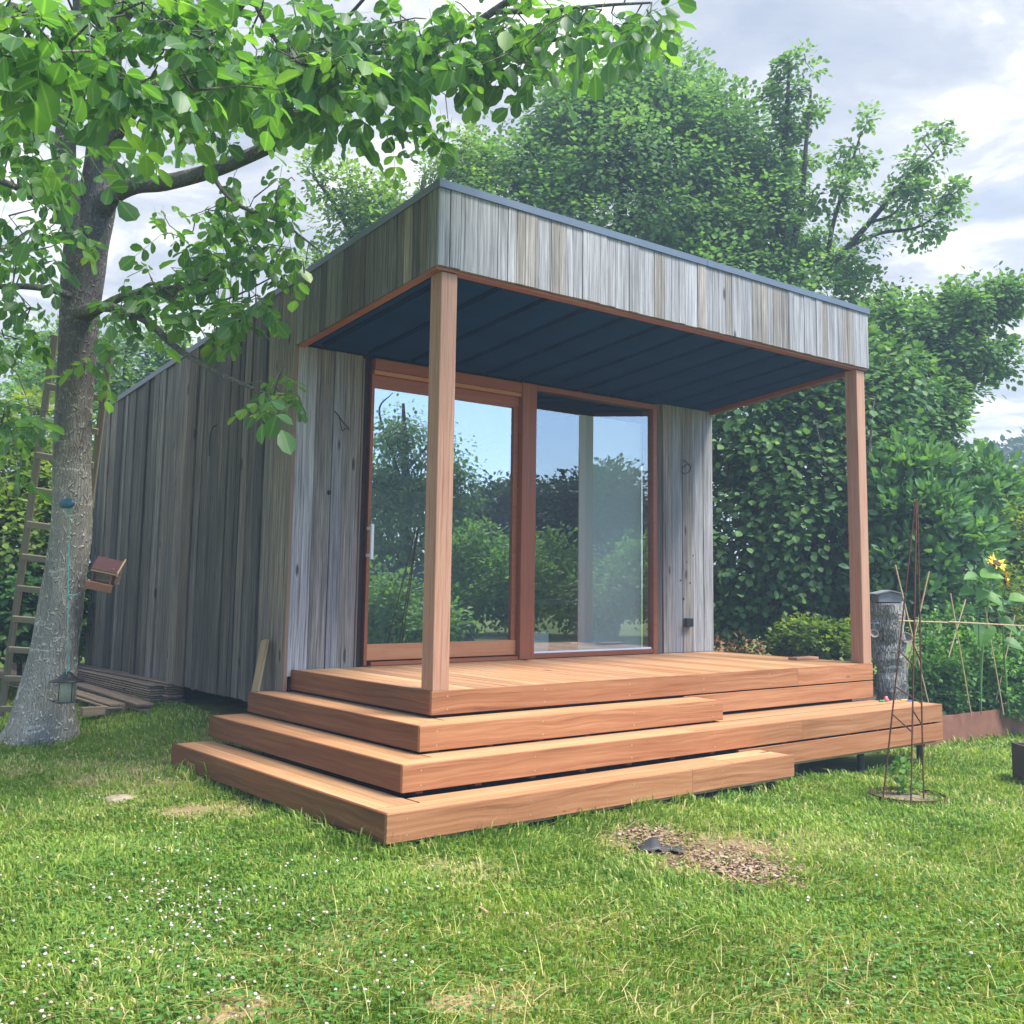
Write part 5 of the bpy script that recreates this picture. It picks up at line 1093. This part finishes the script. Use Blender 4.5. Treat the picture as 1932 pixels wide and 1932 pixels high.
# ================================================================ grass
def inpoly_free(x,y):
    f=~((x>-.78)&(x<2.49)&(y>-.77)&(y<2.0));f&=~((x>-.5)&(x<5.02)&(y>-.47)&(y<2.0));f&=~((x>.0)&(x<4.8)&(y>1.9)&(y<6.6));f&=~((x>.25)&(y>2.2)&(x<5.0))
    f&=~(((x-e0[0])*Yn[0]+(y-e0[1])*Yn[1]>-.005)&((x-e0[0])*X[0]+(y-e0[1])*X[1]>-.02))
    return f
X=(e2-e0);X[2]=0;X/=np.linalg.norm(X)
yaw0=math.atan2(_F[1],_F[0])
def lawnpts(n,r0=1.9,r1=14.,pw=.0,half=33):
    r=r0*(r1/r0)**(rng.random(n)**(1.05));t=yaw0+np.radians(half)*(2*rng.random(n)-1)
    x=CAM[0]+r*np.cos(t);y=CAM[1]+r*np.sin(t);k=inpoly_free(x,y);return x[k],y[k],r[k]
x,y,r=lawnpts(470000)
dr=dryness(x,y);mu=mulchness(x,y)
keep=(rng.random(len(x))>np.clip(dr*1.0-.12,0,.86))&(rng.random(len(x))>np.clip(mu*.85,0,.8));x,y,r,dr=x[keep],y[keep],r[keep],dr[keep]
n=len(x);tuft=vnoise(x,y,2.6,11);tf2=vnoise(x,y,9.,12)
def edist(x,y):
    a=np.hypot(np.maximum(0,np.maximum(-.82-x,x-2.53)),np.maximum(0,np.maximum(-.81-y,y-2.03)));b=np.hypot(np.maximum(0,np.maximum(-.535-x,x-5.06)),np.maximum(0,np.maximum(-.51-y,y-2.0)))
    c=np.hypot(x-wb[0],y-wb[1])-.28;e=np.abs((x-e0[0])*Yn[0]+(y-e0[1])*Yn[1])+2*np.maximum(0,-((x-e0[0])*X[0]+(y-e0[1])*X[1]));c2=np.abs(np.hypot(x-oc[0],y-oc[1])-Rr)
    return np.minimum(np.minimum(a,b),np.minimum(np.minimum(c,e),c2+.05))
ed=np.exp(-(edist(x,y)/.11)**2)
h=(.016+.030*rng.random(n)+.040*tuft*tf2+.014*tf2)*(1+1.25*ed*rng.random(n)*(.4+tf2))*(1-.45*dr)*.9
h*=np.where(rng.random(n)<.015,1.6,1.)
w=(.0016+.00052*r)*(.75+.5*rng.random(n))
ang=rng.random(n)*2*np.pi;lean=(.25+.75*rng.random(n))*h*1.0
wind=vnoise(x,y,1.7,13)*6.28;lx=np.cos(ang)*.75+np.cos(wind)*.5;ly=np.sin(ang)*.75+np.sin(wind)*.5
sa=rng.random(n)*np.pi;sx,sy=np.cos(sa)*w,np.sin(sa)*w;z=G(x,y)-.004
Vb=np.empty((n,5,3));
Vb[:,0]=np.stack([x-sx,y-sy,z],1);Vb[:,1]=np.stack([x+sx,y+sy,z],1)
mx_,my_=x+lx*lean*.35,y+ly*lean*.35
Vb[:,2]=np.stack([mx_+sx*.8,my_+sy*.8,z+h*.62],1);Vb[:,3]=np.stack([mx_-sx*.8,my_-sy*.8,z+h*.62],1);Vb[:,4]=np.stack([x+lx*lean,y+ly*lean,z+h*(.9-.25*lean/h)],1)
fl=np.array([0,1,2,3,3,2,4]);loops=((np.arange(n)*5)[:,None]+fl).ravel();st=((np.arange(n)*7)[:,None]+np.array([0,4])).ravel()
v=.31+.26*(vnoise(x,y,1.4,14)-.5)+.34*(vnoise(x,y,7.,15)-.5)+.13*rng.normal(size=n)-.12*ed
v=np.where(rng.random(n)<.06+.75*dr**1.2,.74+.24*rng.random(n),np.clip(v,.02,.62))
add('grass',bigmesh('grass',Vb.reshape(-1,3),loops,st,L_grass,{'v':np.repeat(v,2)}),kind='stuff')
# straw strands and seed stalks
x,y,r=lawnpts(15000);k=rng.random(len(x))<(.25+.9*dryness(x,y));x,y,r=x[k],y[k],r[k];n=len(x);ang=rng.random(n)*2*np.pi;L_=.05+.11*rng.random(n)
d=np.stack([np.cos(ang),np.sin(ang),.12*rng.random(n)+np.where(rng.random(n)<.12,1.3,0.)],1);pos=np.column_stack([x,y,G(x,y)+.018+.02*rng.random(n)])
STR=(np.array([(-.010,0,0),(.010,0,0),(.008,.5,.06),(.0,1,.0),(-.008,.5,.06)]),[(0,1,2,4),(4,2,3)])
Vv,l_,s_,a_=leafcloud(STR,pos,d,np.tile([0,0,1.],(n,1)),L_,.84+.14*rng.random(n),1.3)
add('dry_straw',bigmesh('dry_straw',Vv,l_,s_,L_grass,{'v':a_}),kind='stuff')
# tall seed stalks by the step edges and trunk
m_=170;u=np.concatenate([rng.uniform(420,760,m_//2),rng.uniform(20,220,m_//4),rng.uniform(730,1500,m_//4)]);
pp=[]
for a in u:
    vv=1600-(760-a)*.55+rng.uniform(-5,25) if 240<a<760 else (1400+rng.uniform(-5,40) if a<=240 else 1600-(a-730)*.155+rng.uniform(0,20));pp.append(onground(a,vv))
pp=np.array(pp);n=len(pp);d=np.column_stack([rng.normal(size=(n,2))*.35,np.ones(n)])
Vv,l_,s_,a_=leafcloud(STR,pp,d,np.column_stack([rng.normal(size=(n,2)),np.zeros(n)])+.01,.10+.14*rng.random(n),.66+.3*rng.random(n),.35)
add('seed_stalks',bigmesh('seed_stalks',Vv,l_,s_,L_grass,{'v':a_}),kind='stuff')
# clover leaves and flowers
def zone(n,zs_):
    o=[]
    for (u0,u1,v0,v1,w_) in zs_:
        k=int(n*w_);u=(u0+u1)/2+(u1-u0)*.36*rng.normal(size=k);v_=(v0+v1)/2+(v1-v0)*.36*rng.normal(size=k);ok_=(v_>1380);u,v_=u[ok_],v_[ok_];o.append(np.column_stack([u,v_]))
    uv=np.concatenate(o);pts=[]
    for u,v_ in uv:
        rr_=_F+_R*(u-CX)/FPX-_U*(v_-CY)/FPX;t=(-.72-CAM[2])/rr_[2];p_=CAM+rr_*t;t=(float(G(p_[0],p_[1]))-CAM[2])/rr_[2];p_=CAM+rr_*t;pts.append(p_)
    p_=np.array(pts);p_[:,2]=G(p_[:,0],p_[:,1]);k=inpoly_free(p_[:,0],p_[:,1])&(p_[:,0]>-9);return p_[k]
ZN=[(-40,700,1600,1950,.36),(100,620,1560,1760,.12),(500,1000,1740,1950,.08),(1450,1960,1640,1950,.26),(1500,1960,1480,1660,.08),(0,1960,1500,1950,.10)]
p_=zone(5000,ZN);n=len(p_);ang=rng.random(n)*6.28;top=p_+np.column_stack([rng.normal(size=(n,2))*.01,.02+.02*rng.random(n)])
parts=[]
for k in range(3):
    a=ang+k*2.094;d=np.stack([np.cos(a),np.sin(a),.15*rng.normal(size=n)+.1],1);up=np.tile([0,0,1.],(n,1))+.25*rng.normal(size=(n,3))
    parts.append(leafcloud(T_OVAL,top,d,up,.011+.006*rng.random(n),np.clip(.45+.2*rng.normal(size=n),0,1),1.4))
Vv,l_,s_,a_=merge(parts);add('clover_leaves',bigmesh('clover_leaves',Vv,l_,s_,L_clover,{'v':a_}),kind='stuff')
p_=zone(400,[(a,b,c,d_,w_) for a,b,c,d_,w_ in ZN]+[(640,1500,1450,1640,.05)]);n=len(p_)
par_=rng.integers(0,max(1,n//4),n);p_[:,:2]=np.where((rng.random(n)<.7)[:,None],p_[par_,:2]+rng.normal(size=(n,2))*.09,p_[:,:2]);p_[:,2]=G(p_[:,0],p_[:,1]);k_=inpoly_free(p_[:,0],p_[:,1]);p_=p_[k_];n=len(p_);N8=7;a8=np.linspace(0,2*np.pi,N8,endpoint=False)
prof=[(.25,-.8),(.85,-.35),(1.,.15),(.7,.7),(.15,1.)];Vf=[];
rad=.0046+.0028*rng.random(n);hz_=.032+.028*rng.random(n);tx=rng.normal(size=(n,2))*.006
ring=np.array([[r_*math.cos(a),r_*math.sin(a),z_] for r_,z_ in prof for a in a8]);rn=1+.16*rng.normal(size=(n,len(ring),1))
cent=p_+np.column_stack([tx,hz_]);Vf=cent[:,None,:]+ring[None]*rad[:,None,None]*rn*np.array([1,1,.85])
ff=[(i*N8+j,i*N8+(j+1)%N8,(i+1)*N8+(j+1)%N8,(i+1)*N8+j) for i in range(4) for j in range(N8)];fl=np.array(ff).ravel()
loops=((np.arange(n)*len(ring))[:,None]+fl).ravel()
M_clf,t,b=mat('clover_bloom',(.7,.65,.55),.8,0,.2)
at_=t.nodes.new('ShaderNodeAttribute');at_.attribute_name='v';t.links.new(ramp(t,at_.outputs['Fac'],[(0,(.28,.17,.10)),(.4,(.45,.33,.24)),(.65,(.58,.52,.45)),(1,(.68,.65,.58))]),b.inputs['Base Color'])
add('clover_flowers',bigmesh('clover_flowers',Vf.reshape(-1,3),loops,np.arange(0,len(loops),4),M_clf,{'v':np.repeat(np.clip(.6+.3*rng.normal(size=n),0,1),len(ff))},True),kind='stuff')
st_=leafcloud(STR,p_,np.column_stack([tx,hz_]),np.tile([1.,0,0],(n,1)),hz_,np.full(n,.3),1.6)
add('clover_stems',bigmesh('clover_stems',*st_[:3],L_grass,{'v':st_[3]}),kind='stuff')

# ================================================================ garden haze
hz=box('haze',-60,75,-60,95,-2.2,14,bpy.data.materials.new('haze_air'),None,kind='stuff')
hm=hz.data.materials[0];hm.use_nodes=True;t=hm.node_tree;t.nodes.clear()
vp=t.nodes.new('ShaderNodeVolumePrincipled');vp.inputs['Color'].default_value=(.6,.78,1,1);vp.inputs['Density'].default_value=.005;vp.inputs['Anisotropy'].default_value=.2
o=t.nodes.new('ShaderNodeOutputMaterial');t.links.new(vp.outputs[0],o.inputs['Volume'])
